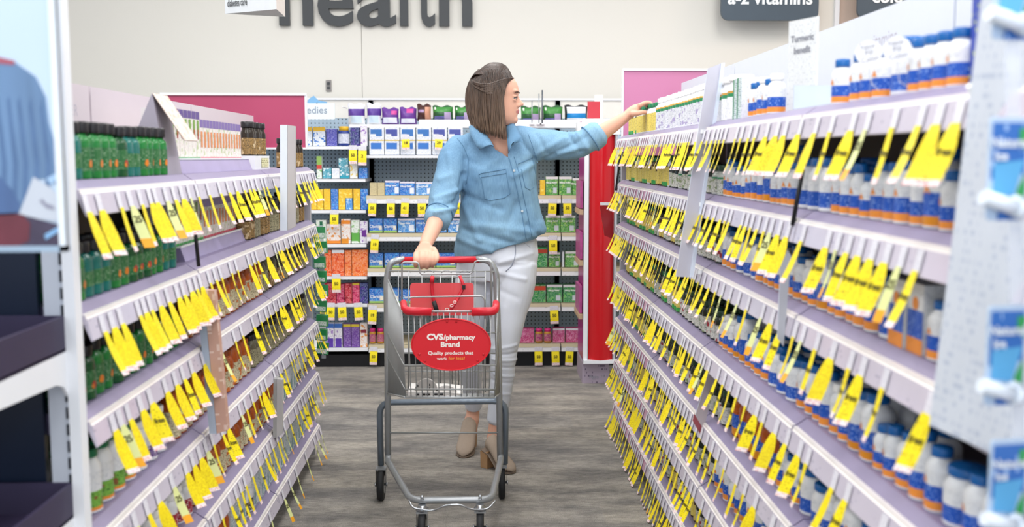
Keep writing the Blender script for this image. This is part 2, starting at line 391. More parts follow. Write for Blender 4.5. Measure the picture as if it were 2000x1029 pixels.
def rack_section(side, y0, y1, zs, label, header_z, near=False, far=False):
    X = XR if side > 0 else XL
    depth = .30 if side > 0 else .25
    xs = X+side*depth
    t = empty('shelving_unit', label, 'shelving unit', (X, y0, 0), 0, 'vitamin rack sections' if side > 0 else 'green bottle rack sections')
    yl = y1-y0; e = .003; mrl = m_railpink if (far and side > 0) else m_rail
    def P(dx, y, z): return (side*dx, y, z)
    def quadstrip(b, prof, mats, ya, yb):
        for (a, c), m in zip(zip(prof, prof[1:]), mats):
            pts = [P(a[0], ya, a[1]), P(a[0], yb, a[1]), P(c[0], yb, c[1]), P(c[0], ya, c[1])]
            if side > 0: pts = pts[::-1]
            b.poly(pts, m)
    for i, z in enumerate(zs):
        b = MB()
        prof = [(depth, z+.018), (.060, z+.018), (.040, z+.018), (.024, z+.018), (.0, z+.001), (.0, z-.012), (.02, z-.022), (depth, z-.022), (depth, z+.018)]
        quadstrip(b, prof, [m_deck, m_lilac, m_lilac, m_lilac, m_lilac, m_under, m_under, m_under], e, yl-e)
        for ya in (e, yl-e):
            pts = [P(a[0], ya, a[1]) for a in prof[:-1]]
            b.poly(pts if (side > 0) == (ya < .1) else pts[::-1], m_lilac)
        sh = b.build('shelf', t)
        b = MB()
        prof = [(.003, z+.003), (-.004, z+.002), (-.005, z-.004), (-.008, z-.006), (-.017, z-.046), (-.014, z-.048), (.002, z-.010), (.003, z+.003)]
        quadstrip(b, prof, [m_ridge, m_ridge, m_ridge, mrl, m_ridge, mrl, mrl], e*1.5, yl-e*1.5)
        for ya in (e*1.5, yl-e*1.5):
            pts = [P(a[0], ya, a[1]) for a in prof[:-1]]
            b.poly(pts if (side > 0) == (ya < .1) else pts[::-1], m_rail)
        b.build('price_rail', sh)
    b = MB(); zt = header_z
    b.box((side*(depth+.012), yl/2, zs[0]/2), (.016, yl-.002, zs[0]), m_slotwall); b.build('back_panel', t)
    b = MB(); ya, yb = (0, yl) if not far else (0, yl)
    b.box((side*(depth+.012), yl/2, (zs[0]+zt)/2), (.02, yl-.012, zt-zs[0]), mat('header_pale_blue', 'd5dae4', .5, var=.02) if side > 0 else mat('header_pale_rose', 'cfc4ca', .5, var=.02)); b.build('header_panel', t)
    b = MB(); zb = zs[-1]-.03
    b.box((side*(.10+depth/2), yl/2, zb/2), (depth-.10, yl-.01, zb), m_kick); b.build('base', t)
    for ya in ((0.016,) if not far else (0.016, yl-.016)):
        b = MB(); b.box((side*(depth-.004), ya, zs[0]*.5-.02), (.03, .026, zs[0]-.02), m_upright)
        for q in range(int((zs[0]-.2)/.06)): b.box((side*(depth-.0195), ya, .12+q*.06), (.002, .008, .03), m_black)
        b.build('upright', t)
    if far:
        b = MB(); pr = [(.02, .0), (.02, zs[0]-.05), (.035, zs[0]), (depth+.02, zs[0]), (depth+.02, 0)]
        b.box((side*(depth*.5+.05), yl+.03, zs[-1]*.5+.25), (depth-.06, .012, zs[-1]+.5), m_upright)
        b.box((side*(.035), yl+.028, (zs[0]-.06)/2), (.03, .03, zs[0]-.06), m_upright)
        b.build('end_frame', t)
    return t
RS = [(3.82, 4.85), (2.92, 3.82), (2.04, 2.92), (1.16, 2.04), (.72, 1.16)]
for i, (a, b_) in enumerate(RS):
    rack_section(1, a, b_, ZR, 'lilac-edged vitamin rack section, ' + ['at the far end beside the red tower', 'between the far end and the tall blade sign', 'just nearer than the tall grey blade sign', 'filled with blue-capped bottles, beside the large hanging card', 'nearest the camera behind the large hanging card'][i], 1.695, far=(i == 0))
LS = [(3.46, 4.40), (2.58, 3.46), (1.84, 2.58)]
for i, (a, b_) in enumerate(LS):
    rack_section(-1, a, b_, ZL, 'lilac-edged beauty rack section, ' + ['at the far end below the crimson board', 'in the middle, behind the orange blade sign', 'holding the green bottles, beside the white slotted post'][i], 1.518, far=(i == 0))

# ---------------------------------------------------------------- product kinds
def mt(c, n, r=.35, **k): return mat(n, c, r, **k)
p_blue = printed('label_blue', '1d56bb', '8fb0e6', 2.0, 3.2, .60)
p_orange = mt('f0953c', 'label_orange'); p_amberband = mt('d98a1e', 'label_amber')
p_whitebody = mt('eef0f3', 'bottle_white', .3); p_whiteprint = printed('label_white_print', 'eceef0', 'bfc4cd', 2.6, 5.0, .58)
p_bluecap = mt('1763ab', 'cap_blue', .25); p_whitecap = mt('f4f4f3', 'cap_white', .3); p_blackcap = mt('221f22', 'cap_black', .3)
p_greencap = mt('1f7a52', 'cap_green', .3); p_darkgreencap = mt('20402c', 'cap_dark_green', .3)
p_greenbody = mat('green_gel', '1e7a35', .15, var=.15, vscale=30); p_greenlabel = printed('green_label', '2a6a38', 'b4ccaa', 2.2, 4.0, .60, strength=.7)
p_tealbody = mat('teal_gel', '1b6f66', .15, var=.1); p_greendk = mat('green_gel_dark', '14502a', .15, var=.15)
p_amber = mat('amber_gummies', 'b4551a', .18, var=.45, vscale=90, bump=.5, bscale=90); p_creamlabel = printed('cream_label', 'd9cfab', '7a6c4c', 2.6, 3.0, .52, blot='c56a2e')
p_brown = mat('brown_glass', '4a3016', .15, var=.25, vscale=60); p_yellowlabel = printed('yellow_label', 'e3cf6a', '7a6326', 2.6, 3.4, .56, strength=.6)
p_greenband = mt('3da04e', 'green_band'); p_greenband2 = mt('2a8a5a', 'green_ring'); p_gold = mt('cf9a45', 'gold_ring')
p_palelabel = printed('pale_label', 'd5d6cc', '6f7368', 2.6, 3.2, .53, blot='8a9a70'); p_redlabel = printed('pale_label_hearts', 'd8d8d2', '6f7368', 2.6, 3.2, .55, blot='a0303c')
p_darkbody = mat('dark_glass', '1e2a22', .12, var=.2); p_purple = mt('5b3f8c', 'purple_print'); p_purplelabel = printed('purple_label', '6d4f93', 'e8e2ee', 2.2, 2.8, .55)
p_vegbox = printed('box_vegetable_print', 'ebe7e2', 'b9887f', 2.6, 4.2, .56, blot='b9c79a', strength=.6); p_cartonside = mt('e7e2e0', 'carton_side')
p_blackjar = mt('2a2118', 'jar_black', .2); p_bronze = printed('bronze_label', '9a7b4a', '3a2a18', 2.6, 3.0, .52, blot='c9b18a'); p_pinkbox = printed('pink_print', 'b9447e', 'f2dde8', 2.2, 2.8, .55)
p_limelabel = printed('aloe_label', '7db648', '1f5a1f', 2.0, 2.2, .56, blot='8a5a30'); p_redlbl = printed('red_label', 'a8283c', 'f0e4dc', 2.0, 2.4, .56)
p_tealprint = printed('teal_print', 'dfe9ea', '1f6f7a', 2.0, 2.4, .5)
m_clear = mat('clear_plastic', 'e4e9f2', .08, alpha=.35)

KINDS = {}     # key -> (name, look, category, w, d, h, mesh body, [(part name, mesh, material label)])
def bottle(key, name, look, cat, r, h, body, bands, cap, capr=.7, caph=.16, sq=2.0, neck=.08, sy=1.0, capseg=14, extra=None):
    """bands: [(v0,v1,mat)] fraction of body height"""
    hb = h*(1-caph-neck*.4); b = MB(); pr = [(r*.86, 0), (r*.98, h*.012)]
    vs = sorted({.04, .80}|{q for v0, v1, _ in bands for q in (v0, v1)})
    def mm(v):
        for v0, v1, m in bands:
            if v0-1e-6 <= v < v1-1e-6: return m
        return body
    for v in vs: pr.append((r, hb*v, mm(v)))
    pr += [(r*.97, hb*.86, body), (r*.82, hb*.945, body), (r*capr*.86, hb*.99, body), (r*capr*.84, h*(1-caph)+.001, body)]
    pr = sorted(pr, key=lambda q: q[1]); b.lathe(pr, body, 16, sq=sq, sy=sy)
    if extra: extra(b, r, h)
    me = b.mesh(name)
    c = MB(); cr = r*capr; c.lathe([(cr*.97, 0), (cr, h*caph*.1), (cr, h*caph*.85), (cr*.9, h*caph)], cap, capseg); 
    for i in range(capseg): pass
    cm = c.mesh('cap')
    KINDS[key] = dict(name=name, look=look, cat=cat, w=2*r, d=2*r*sy, h=h, me=me, parts=[('cap', cm, h*(1-caph))])
def carton(key, name, look, cat, w_, d_, h_, front, rects=(), side=None, top=None, texts=(), discs=()):
    b = MB(); b.box((0, 0, h_/2), (w_, d_, h_), side or front, dict(f=front, t=top or side or front))
    lay = 0
    for (u0, v0, u1, v1, m) in rects:
        lay += 1; y = -d_/2-.0003*lay
        b.poly([(-w_/2+u0*w_, y, v0*h_), (-w_/2+u1*w_, y, v0*h_), (-w_/2+u1*w_, y, v1*h_), (-w_/2+u0*w_, y, v1*h_)], m)
    for (u, v, rr, m) in discs:
        lay += 1; y = -d_/2-.0003*lay
        b.poly([(-w_/2+u*w_+rr*math.cos(2*PI*i/12), y, v*h_+rr*math.sin(2*PI*i/12)) for i in range(12)], m)
    for (s_, size, u, v, m) in texts:
        lay += 1; put_text(b, s_, size, TR(-w_/2+u*w_, -d_/2-.0003*lay-.0002, v*h_) @ FRONT, m, bold=.0004)
    KINDS[key] = dict(name=name, look=look, cat=cat, w=w_, d=d_, h=h_, me=b.mesh(name), parts=[])

wb = [(.06, .22, p_orange), (.22, .52, p_blue), (.52, .78, p_whiteprint)]
wb2 = [(.05, .20, p_amberband), (.20, .56, p_blue), (.56, .8, p_whiteprint)]
def patch(b, r, zc, wd, ht, m, shape, sy=1.0, sq=2.0):
    """a printed shape wrapped on the front of a bottle"""
    P = []
    for x, z in shape:
        x *= wd; a = min(.99, abs(x)/r); P.append((x, -r*sy*(max(0, 1-a**sq))**(1/sq)-.0007, zc+z*ht))
    b.poly(P, m, None, True)
FLAME = [(-.8, -1), (.8, -1), (.5, .1), (.1, 1), (-.3, .3)]; DISC = [(math.cos(2*PI*i/12), math.sin(2*PI*i/12)) for i in range(12)]
def flame(b, r, h): patch(b, r, h*.50, r*.42, h*.065, p_orange, FLAME, 1, 2.2)
def fruit(c):
    def f(b, r, h): patch(b, r, h*.27, r*.36, r*.36, c, DISC, .7, 2.4); patch(b, r, h*.25, r*.2, r*.2, p_amberband, [(x-1, z) for x, z in DISC], .7, 2.4)
    return f
bottle('wbS', 'vitamin_bottle', 'small white vitamin bottle with blue and orange label and blue cap', 'bottle', .020, .088, p_whitebody, wb, p_bluecap, .72, .17, extra=flame)
bottle('wbM', 'vitamin_bottle', 'white vitamin bottle with blue and orange label and blue cap', 'bottle', .0235, .102, p_whitebody, wb, p_bluecap, .7, .15, sq=2.6, extra=flame)
bottle('wbL', 'vitamin_bottle', 'large white vitamin bottle with blue and amber label and blue cap', 'bottle', .029, .125, p_whitebody, wb2, p_bluecap, .72, .15, sq=2.8, extra=flame)
bottle('wbW', 'vitamin_bottle', 'white supplement bottle with white cap and low blue label', 'bottle', .022, .096, p_whitebody, wb, p_whitecap, .74, .16)
bottle('wbT', 'vitamin_bottle', 'wide white vitamin tub with blue band and broad blue lid', 'bottle', .033, .098, p_whitebody, [(.1, .45, p_blue), (.45, .8, p_whiteprint)], p_bluecap, .86, .16)
bottle('amb', 'amber_bottle', 'clear amber gummy bottle with blue and orange label and dark cap', 'bottle', .030, .128, p_amber, [(.05, .24, p_amberband), (.24, .6, p_blue)], p_darkgreencap, .8, .13, sq=2.6)
bottle('wgr', 'herb_bottle', 'white supplement bottle with white cap and green and gold ring', 'bottle', .0205, .128, p_whitebody, [(.06, .7, printed('herb_white_label', 'dfe1e6', '8a90a4', 2.4, 4.0, .56, blot='a99fc4', strength=.8)), (.7, .8, p_greenband2), (.8, .86, p_gold)], p_whitecap, .66, .15)
bottle('ylg', 'fruit_bottle', 'slim bottle with yellow fruit label, green base band and green cap', 'bottle', .0185, .11, p_brown, [(.03, .2, p_greenband), (.2, .82, p_yellowlabel)], p_greencap, .72, .15, extra=fruit(mt('d9642a', 'print_peach')))
bottle('ycl', 'fruit_bottle', 'slim clear bottle with pale yellow fruit label and green cap', 'bottle', .019, .118, mt('dfe3e6', 'clear_bottle', .1), [(.06, .8, p_yellowlabel)], p_greencap, .7, .15, extra=fruit(mt('d9542a', 'print_orange')))
bottle('brn', 'herb_bottle', 'brown glass bottle with yellow label and black cap', 'bottle', .019, .10, p_brown, [(.08, .74, p_yellowlabel)], p_blackcap, .74, .16)
bottle('dkg', 'herb_bottle', 'dark green bottle with pale label and green cap', 'bottle', .023, .105, p_darkbody, [(.06, .66, p_palelabel)], p_darkgreencap, .8, .17)
bottle('hrt', 'herb_bottle', 'dark bottle with pale label showing red fruit and green cap', 'bottle', .024, .104, p_darkbody, [(.06, .68, p_redlabel)], p_darkgreencap, .8, .17)
bottle('gjr', 'herb_jar', 'squat jar with grey-green label and dark green lid', 'jar', .031, .088, mt('c8cdc6', 'jar_grey', .2), [(.1, .7, p_palelabel), (.7, .78, p_greenband2)], p_darkgreencap, .88, .2)
bottle('wjr', 'powder_jar', 'wide white powder jar with green and gold band and white lid', 'jar', .038, .125, p_whitebody, [(.06, .62, p_whiteprint), (.62, .72, p_greenband2), (.72, .78, p_gold)], p_whitecap, .95, .14)
carton('gbx', 'supplement_box', 'green and white upright supplement box', 'box', .048, .05, .108, p_tealprint, [(.0, .0, .25, 1, p_greenband2)], p_whiteprint)
carton('obx', 'supplement_box', 'tall white, blue and orange supplement box', 'box', .058, .05, .112, p_whiteprint, [(0, .22, 1, .62, p_blue), (0, 0, 1, .22, p_orange)], p_whiteprint, discs=[(.5, .72, .011, p_orange)])
# the other rack
bottle('grn', 'shampoo_bottle', 'green oil bottle with black cap and fruit label', 'bottle', .0225, .113, p_greenbody, [(.18, .72, p_greenlabel)], p_blackcap, .62, .2, sq=2.4, sy=.7, extra=fruit(mt('e07a28', 'print_apricot')))
bottle('grd', 'shampoo_bottle', 'dark green oil bottle with black cap', 'bottle', .022, .109, p_greendk, [(.2, .7, p_greenlabel)], p_blackcap, .62, .2, sq=2.4, sy=.7, extra=fruit(mt('b03a30', 'print_berry')))
bottle('teal', 'shampoo_bottle', 'teal bottle with black cap and small label', 'bottle', .022, .111, p_tealbody, [(.25, .6, p_greenlabel)], p_blackcap, .62, .2, sq=2.4, sy=.7)
bottle('alo', 'lotion_bottle', 'green and white aloe lotion tub with printed leaves', 'bottle', .030, .130, p_whitebody, [(.06, .12, p_orange), (.12, .42, p_limelabel), (.42, .78, p_whiteprint)], p_greencap, .8, .13)
bottle('pur', 'lotion_bottle', 'white tub with purple label and white lid', 'bottle', .030, .112, p_whitebody, [(.1, .42, p_purplelabel), (.42, .78, p_whiteprint)], p_whitecap, .84, .15)
bottle('gum', 'gummy_bottle', 'clear bottle of orange gummies with cream label', 'bottle', .025, .125, p_amber, [(.05, .62, p_creamlabel)], mat('cap_amber', 'a04e20', .25), .8, .14, sq=2.4)
bottle('drk', 'herb_bottle', 'olive bottle with beige label and black cap', 'bottle', .021, .115, mt('6b6650', 'olive_glass', .2), [(.06, .7, mat('x', 'ffffff') if False else printed('olive_label', 'a8a282', '4e4a36', 2.6, 3, .5))], p_blackcap, .76, .16)
bottle('bjr', 'cream_jar', 'bronze and black jar with glossy black lid', 'jar', .024, .118, p_blackjar, [(.05, .66, p_bronze)], p_blackcap, .92, .18)
bottle('wpt', 'tablet_bottle', 'white tablet bottle with dark printed label and white cap', 'bottle', .024, .10, p_whitebody, [(.08, .6, printed('black_label', '3d3a38', 'e8e0c8', 2.2, 2.6, .54, blot='c08030'))], p_whitecap, .78, .18)
bottle('rlb', 'tablet_bottle', 'white tablet bottle with red label and white cap', 'bottle', .025, .098, p_whitebody, [(.08, .6, p_redlbl)], p_whitecap, .78, .18)
carton('veg', 'beauty_box', 'tall white box with vegetables and purple top', 'box', .036, .036, .135, p_vegbox, [(0, .84, 1, 1, p_purple), (0, 0, 1, .05, p_greenband), (.25, .5, .75, .82, mat('veg_green', '7ba24a', .5, var=.5, vscale=150)), (.36, .42, .64, .62, mat('veg_red', 'c05040', .5, var=.4, vscale=150))], p_cartonside, p_purple)
carton('vgr', 'beauty_box', 'slim white box with orange print and lilac top', 'box', .032, .034, .115, p_vegbox, [(0, .80, 1, 1, mt('7a62a6', 'lilac_print')), (.2, .3, .8, .7, mat('veg_orange', 'd98e5c', .5, var=.4, vscale=150)), (0, 0, 1, .06, mt('d9556a', 'rose_band'))], p_cartonside, p_purple)
carton('wgb', 'remedy_box', 'white box with teal and green stripes', 'box', .04, .05, .10, p_tealprint, [(.1, .1, .4, .5, mt('2c8f8c', 'teal_patch'))], p_whiteprint)

counts = {}
def place(key, loc, rz, label, group, caps=True):
    K = KINDS[key]
    o = bpy.data.objects.new(K['name'], K['me']); col.objects.link(o); o.location = loc; o.rotation_euler = (0, 0, rz)
    if K['name'] in ('vitamin_bottle', 'herb_bottle', 'gummy_bottle') and key != 'wgr' and loc[2] < 1.40: o.scale = (1, 1, rnd.choice((.92, .97, 1, 1.04, 1.12)))
    tag(o, label, K['cat'], group)
    for nm, me, z in K['parts']:
        c = bpy.data.objects.new(nm, me); col.objects.link(c); c.parent = o; c.location = (0, 0, z)
    counts[K['name']] = counts.get(K['name'], 0)+1
    return o

def run(side, lev, segs, rows=2):
    """segs: list of (y_start, y_end, [kinds], gap) from far to near; facings of one kind come in twos and threes"""
    zs = ZR if side > 0 else ZL; X = XR if side > 0 else XL; rackn = 'vitamin rack' if side > 0 else 'beauty rack'
    z = zs[lev-1]+.0182; rz = -PI/2 if side > 0 else PI/2
    idx = {}
    last_y = 99
    for y0, y1, kinds, gap in segs:
        y = min(y0, last_y); k = kinds[0]; left = 0; ki = rnd.randrange(len(kinds))
        while y > y1:
            if left <= 0:
                k = kinds[ki % len(kinds)]; ki += 1; left = rnd.choice((1, 2, 2, 3)) if len(kinds) > 1 else 99
            K = KINDS[k]; y -= K['w']/2+gap/2; left -= 1
            nr = rows if callable(rows) is False else rows(y)
            for r_ in range(nr):
                if r_ and rnd.random() < .15: continue
                x = X+side*(.027+K['d']/2+r_*(max(.052, K['d'])+.009)+rnd.uniform(0, .006 if r_ == 0 else .010))
                p = (x, y+rnd.uniform(-.0015, .0015), z)
                if not in_view((p[0], p[1], p[2]+K['h']*.6)): continue
                idx[r_] = idx.get(r_, 0)+1
                row = '' if r_ == 0 else ', second row back'
                lab = f"{K['look']}, {ORD[lev]} shelf down of the {rackn}, {nth(idx[r_])} from far end{row}"
                if len(lab.split()) > 16 or True:
                    short = SHORT.get(k, K['name'].replace('_', ' '))
                    lab = f"{short}, {ORD[lev]} {rackn} shelf down, {nth(idx[r_])} from far end{', back row' if r_ else ''}"
                place(k, p, rz+rnd.uniform(-.25, .25)*(0 if K['name'].endswith('box') else 1), lab, f"{K['name'].replace('_', ' ')} rows on the {rackn}, {ORD[lev]} shelf")
            y -= K['w']/2+gap/2; last_y = y-.001
SHORT = dict(wbS='small blue-capped white bottle', wbM='blue-capped white bottle', wbL='large blue-capped white bottle', wbW='white-capped blue-label bottle', wbT='wide blue-lidded tub', amb='amber blue-label bottle',
  wgr='white bottle with green ring', ylg='yellow-label green-base bottle', ycl='pale yellow-label bottle', brn='brown yellow-label bottle', dkg='dark green-capped bottle', hrt='dark fruit-label bottle',
  gjr='grey-green squat jar', wjr='wide white jar', gbx='green white box', obx='white blue orange box', grn='green oil bottle', grd='dark green oil bottle', teal='teal oil bottle', alo='green white aloe tub',
  pur='purple-label white tub', gum='orange gummy bottle', drk='olive black-capped bottle', bjr='bronze black-lidded jar', wpt='black-label white bottle', rlb='red-label white bottle', veg='purple-topped vegetable box',
  vgr='lilac-topped slim box', wgb='teal striped white box')
WB = ['wbM', 'wbS', 'wbM', 'wbW', 'wbL', 'wbS', 'wbM', 'wbT']
run(1, 1, [(4.74, 4.52, ['ycl', 'ylg'], .012), (4.52, 4.34, ['ycl'], .014), (4.33, 4.04, ['ycl'], .014), (4.0, 3.16, ['wgr'], .009), (3.02, 2.82, ['wjr'], .01), (2.78, 2.68, ['gbx'], .008), (2.62, 2.40, ['wbW', 'wbS'], .006), (1.99, 1.95, ['wbS'], .01), (1.89, 1.75, ['wbS'], .008), (1.72, 1.66, ['wbT'], .004), (1.64, 1.50, ['wbS'], .005)], rows=1)
run(1, 2, [(4.78, 4.0, ['ylg', 'ycl', 'brn'], .004), (4.0, 3.7, ['ycl', 'brn', 'ylg'], .005), (3.69, 3.3, ['gjr', 'dkg'], .006), (3.2, 2.94, ['gjr', 'dkg'], .01), (2.90, 1.38, WB, .007)], 2)
run(1, 3, [(4.78, 4.0, ['ylg', 'brn', 'ylg'], .004), (4.0, 3.6, ['brn', 'dkg'], .006), (3.59, 2.9, ['dkg', 'hrt', 'gjr'], .006), (2.87, 1.72, WB, .006), (1.70, 1.58, ['obx'], .006), (1.56, 1.35, WB, .006)], 2)
run(1, 4, [(4.78, 4.1, ['ylg', 'brn'], .004), (4.1, 3.5, ['dkg', 'ylg'], .006), (3.49, 2.90, ['hrt', 'dkg'], .006), (2.87, 1.3, WB, .007)], 2)
run(1, 5, [(4.78, 4.2, ['brn', 'ylg'], .004), (4.2, 3.5, ['dkg', 'hrt'], .006), (3.49, 2.8, ['hrt', 'dkg'], .006), (2.72, 2.32, ['amb'], .012), (2.28, 1.35, ['wbL', 'wbM', 'wbT', 'wbW'], .008)], 2)
run(1, 6, [(4.78, 3.9, ['brn', 'ylg', 'dkg'], .004), (3.9, 2.9, ['dkg', 'hrt', 'dkg'], .006), (2.9, 1.9, ['wbS', 'wbM', 'wbW', 'wbL'], .012)], 2)
run(1, 7, [(4.78, 3.0, ['dkg', 'brn', 'hrt'], .008), (3.0, 2.4, ['wbM', 'wbW'], .01)], 1)
run(-1, 1, [(2.49, 1.885, ['grn', 'grn', 'teal', 'grd'], .0025)], rows=lambda y: 2)
run(-1, 1, [(4.34, 3.98, ['bjr'], .004)], rows=1)
run(-1, 2, [(4.34, 3.33, ['bjr', 'drk'], .004), (2.53, 1.885, ['grn', 'grd', 'grn', 'teal'], .004)], 2)
run(-1, 3, [(4.34, 3.54, ['drk', 'bjr'], .004), (3.49, 2.62, ['gum'], .005), (2.53, 1.885, ['grd', 'grn', 'grn'], .005)], 2)
run(-1, 4, [(4.34, 3.33, ['drk'], .004), (3.29, 2.5, ['gum'], .005), (2.42, 2.24, ['pur'], .012), (2.2, 1.89, ['alo'], .006)], 2)
run(-1, 5, [(4.34, 3.72, ['wgb', 'wpt'], .005), (3.68, 2.66, ['gum'], .006), (2.6, 2.3, ['wpt', 'rlb'], .01)], 2)
run(-1, 6, [(4.34, 3.4, ['wgb'], .006), (3.4, 3.0, ['wpt', 'wgb'], .008), (3.0, 2.6, ['gum'], .008)], 2)
# ---------------------------------------------------------------- display trays, cards and boxes standing on the top shelves
def on_tray(lev):
    z = ZL[lev-1]+.0182; nm_ = 'top' if lev == 1 else 'second'
    t = empty('display_tray', f'lilac slanted display tray holding the vegetable boxes on the {nm_} shelf', 'tray', (XL-.045, 3.04, z))
    b = MB(); 
    for (a, c) in (((0, 0), (-.012, .036)),):
        b.poly([(0, .40, 0), (0, -.40, 0), (-.012, -.40, .036), (-.012, .40, .036)], mat('tray_front_print', 'a79cc0', .4, var=.2, vscale=9))
    b.poly([(-.012, .40, .036), (-.012, -.40, .036), (-.15, -.40, .036), (-.15, .40, .036)], m_white)
    for y in (-.40, .40): b.poly([(0, y, 0), (-.15, y, 0), (-.15, y, .036), (-.012, y, .036)][::(1 if y > 0 else -1)], m_lilac)
    b.build('tray_body', t)
    b = MB(); b.box((-.012, 0, .0385), (.004, .80, .005), m_white); b.build('tray_rim', t)
    n = 0; y = 3.42
    while y > 2.68:
        k = 'veg' if y < 2.95 else 'vgr'; K = KINDS[k]; y -= K['w']/2+.0015
        for r_ in (0, 1):
            n += 1 if r_ == 0 else 0
            place(k, (XL-.045-.032-K['d']/2-r_*(K['d']+.003), y, z+.037+(.0)), PI/2, f"{SHORT[k]} on the {nm_} lilac tray, {nth(n)} from far end{', back row' if r_ else ''}", f'beauty boxes on the {nm_} lilac tray')
        y -= K['w']/2+.0015
    if lev > 1: return
    t = empty('display_tray', 'white card tray under the bronze jars on the top shelf', 'tray', (XL-.05, 3.62, z))
    b = MB(); b.box((-.06, .0, .024), (.12, .24, .048), m_wht_plastic); b.build('tray_body', t)
    b = MB(); b.poly([(.0015, .10, .006), (.0015, -.02, .006), (.0015, -.02, .04), (.0015, .10, .04)][::-1], printed('tray_label', 'e9e6b8', '7f7a40', 1.5, 2)); b.build('tray_label', t)
    for i in range(5):
        K = KINDS['bjr']; place('bjr', (XL-.05-.03-(i % 2)*.004, 3.53+i*.046, z+.0485), PI/2, f"bronze black-lidded jar on the white card tray, {nth(5-i)} from far end", 'bronze jars on the white tray')
on_tray(1); on_tray(2)
# folded easel card on the beauty rack
def easel():
    z = ZL[0]+.0182
    t = empty('easel_card', 'pale folded easel card leaning out between green bottles and boxes', 'sign card', (XL-.05, 2.52, z))
    c1 = printed('easel_face', 'd9cac2', 'a88f86', 2.0, 3.0, .60, blot='cdb09c', strength=.6); c2 = mat('easel_back', 'a7a0ad', .5)
    b = MB()
    top = (-.03, 0, .20)
    b.poly([(-.02, -.02, .20), (-.02, .10, .20), (.055, .10, .085), (.055, -.02, .085)], c1)
    b.poly([(-.021, -.02, .199), (.054, -.02, .083), (.054, .10, .083), (-.021, .10, .199)], c1)
    b.build('hinged_flap', t)
    b = MB(); b.poly([(-.02, -.02, .20), (-.02, .10, .20), (.01, .10, 0), (.01, -.02, 0)][::-1], c2)
    b.poly([(-.02, -.02, .20), (-.11, -.02, 0), (.01, -.02, 0)], c2); b.poly([(-.02, .10, .20), (.01, .10, 0), (-.11, .10, 0)], c2); b.build('stand', t)
easel()
def board(name, label, cat, c, d, m, face=None, texts=(), rz=0, parts=()):
    t = empty(name, label, cat, c, rz)
    b = MB(); b.box((0, 0, d[2]/2), d, m, dict(f=face) if face else None); b.build('card', t)
    if texts:
        b = MB()
        for s_, size, x, z, mm in texts: put_text(b, s_, size, TR(x, -d[1]/2-.001, z) @ FRONT, mm, bold=.0006)
        b.build('lettering', t)
    return t
zr = ZR[0]+.0182
m_pale = mat('pale_card', 'dfe3e6', .45)
board('info_card', 'tall pale card with grey lettering about turmeric beside an empty gap', 'sign card', (XR+.085, 2.33, zr), (.10, .004, .215), m_pale, printed('pale_card_print', 'dfe2e3', 'a8adb4', 2.0, 3.0, .60, strength=.6), [('Turmeric', .021, 0, .165, m_greytxt), ('benefit', .021, 0, .138, m_greytxt)], rz=R(-68))
# header lettering on the grey panels
def header_words(side, items):
    for (s_, y, z, size, nm) in items:
        x = (XR+.30+.0018) if side > 0 else (XL-.25-.0018)
        M = TR(x, y, z) @ Matrix.Rotation(-PI/2 if side > 0 else PI/2, 4, 'Z') @ FRONT
        b = MB(); put_text(b, s_, size, M, mat('header_print', 'b3aeb9', .5)); o = b.build('header_lettering')
        tag(o, nm, 'lettering')
header_words(-1, [('NEW CHAPTER', 2.36, 1.44, .04, 'faint grey lettering on the header above the green bottles'), ('radiance', 3.03, 1.44, .045, 'first faint word on the header above the vegetable boxes'), ('radiance', 3.52, 1.44, .045, 'second faint word on the header, nearer the crimson board')])
header_words(1, [('a-z vitamins', 2.44, 1.605, .05, 'faint grey lettering on the pale header above the white bottles')])

# white plastic dividers and the empty acrylic tray on the top vitamin shelf
t = empty('acrylic_tray', 'empty clear-walled tray beside a lone blue-capped bottle', 'tray', (XR+.05, 2.13, zr))
b = MB(); b.box((.10, 0, .003), (.20, .30, .006), mat('tray_floor_grey', 'c9ced6', .4)); b.build('tray_floor', t)
b = MB(); b.box((.195, 0, .06), (.005, .30, .12), mat('frosted_panel', 'c3ccd9', .3)); b.box((.10, .148, .03), (.20, .004, .06), mat('frosted_panel', 'c3ccd9', .3)); b.build('tray_wall', t)
# NEW PILL COLOR round wobblers
for i, (px, py, Y) in enumerate(((1697, 95, 1.69), (1752, 88, 1.61))):
    p = W(px, py+8, Y); t = empty('round_shelf_talker', ('left' if i == 0 else 'right')+' round white card reading New Pill Color clipped among the top bottles', 'shelf talker', (p.x, p.y, p.z), 0)
    b = MB(); P = [(.020*math.cos(2*PI*k/20)*1.1, .020*math.sin(2*PI*k/20)) for k in range(20)]
    b.prism(P, -.001, .001, m_wht_plastic); d = b.build('disc', t); d.rotation_euler = (0, R(-12), R(-12))
    b = MB()
    for j, s_ in enumerate(('New', 'Pill', 'Color')): put_text(b, s_, .0125, TR(0, -.0016, .0065-j*.0105) @ FRONT, m_greytxt)
    d = b.build('lettering', t); d.rotation_euler = (0, R(-12), R(-12))
    b = MB(); b.tube([(0, .002, -.015), (.01, .01, -.05), (.02, .0, zr-p.z+.01)], .0014, m_clear, 5); b.build('clip', t)
# big blue and pink carton at the near end
t = empty('supplement_carton', 'large blue carton with pink drop at the near end of the top shelf', 'box', (XR+.055, 1.42, zr), -PI/2)
b = MB(); b.box((0, .03, .075), (.085, .06, .15), mat('carton_blue', '3c4fae', .35), dict(f=printed('carton_blue_print', '3c4fae', 'c3d06a', .9, 1.6, .6))); b.build('carton', t)
b = MB(); b.prism([(.02*math.sin(a)*(1-.35*math.cos(a)), .05-.032*math.cos(a)) for a in [2*PI*i/20 for i in range(20)]][::-1], -.0008, 0, mat('pink_drop', 'd84f8a', .4)); d = b.build('printed_drop', t); d.location = (.01, -.0005, 0)

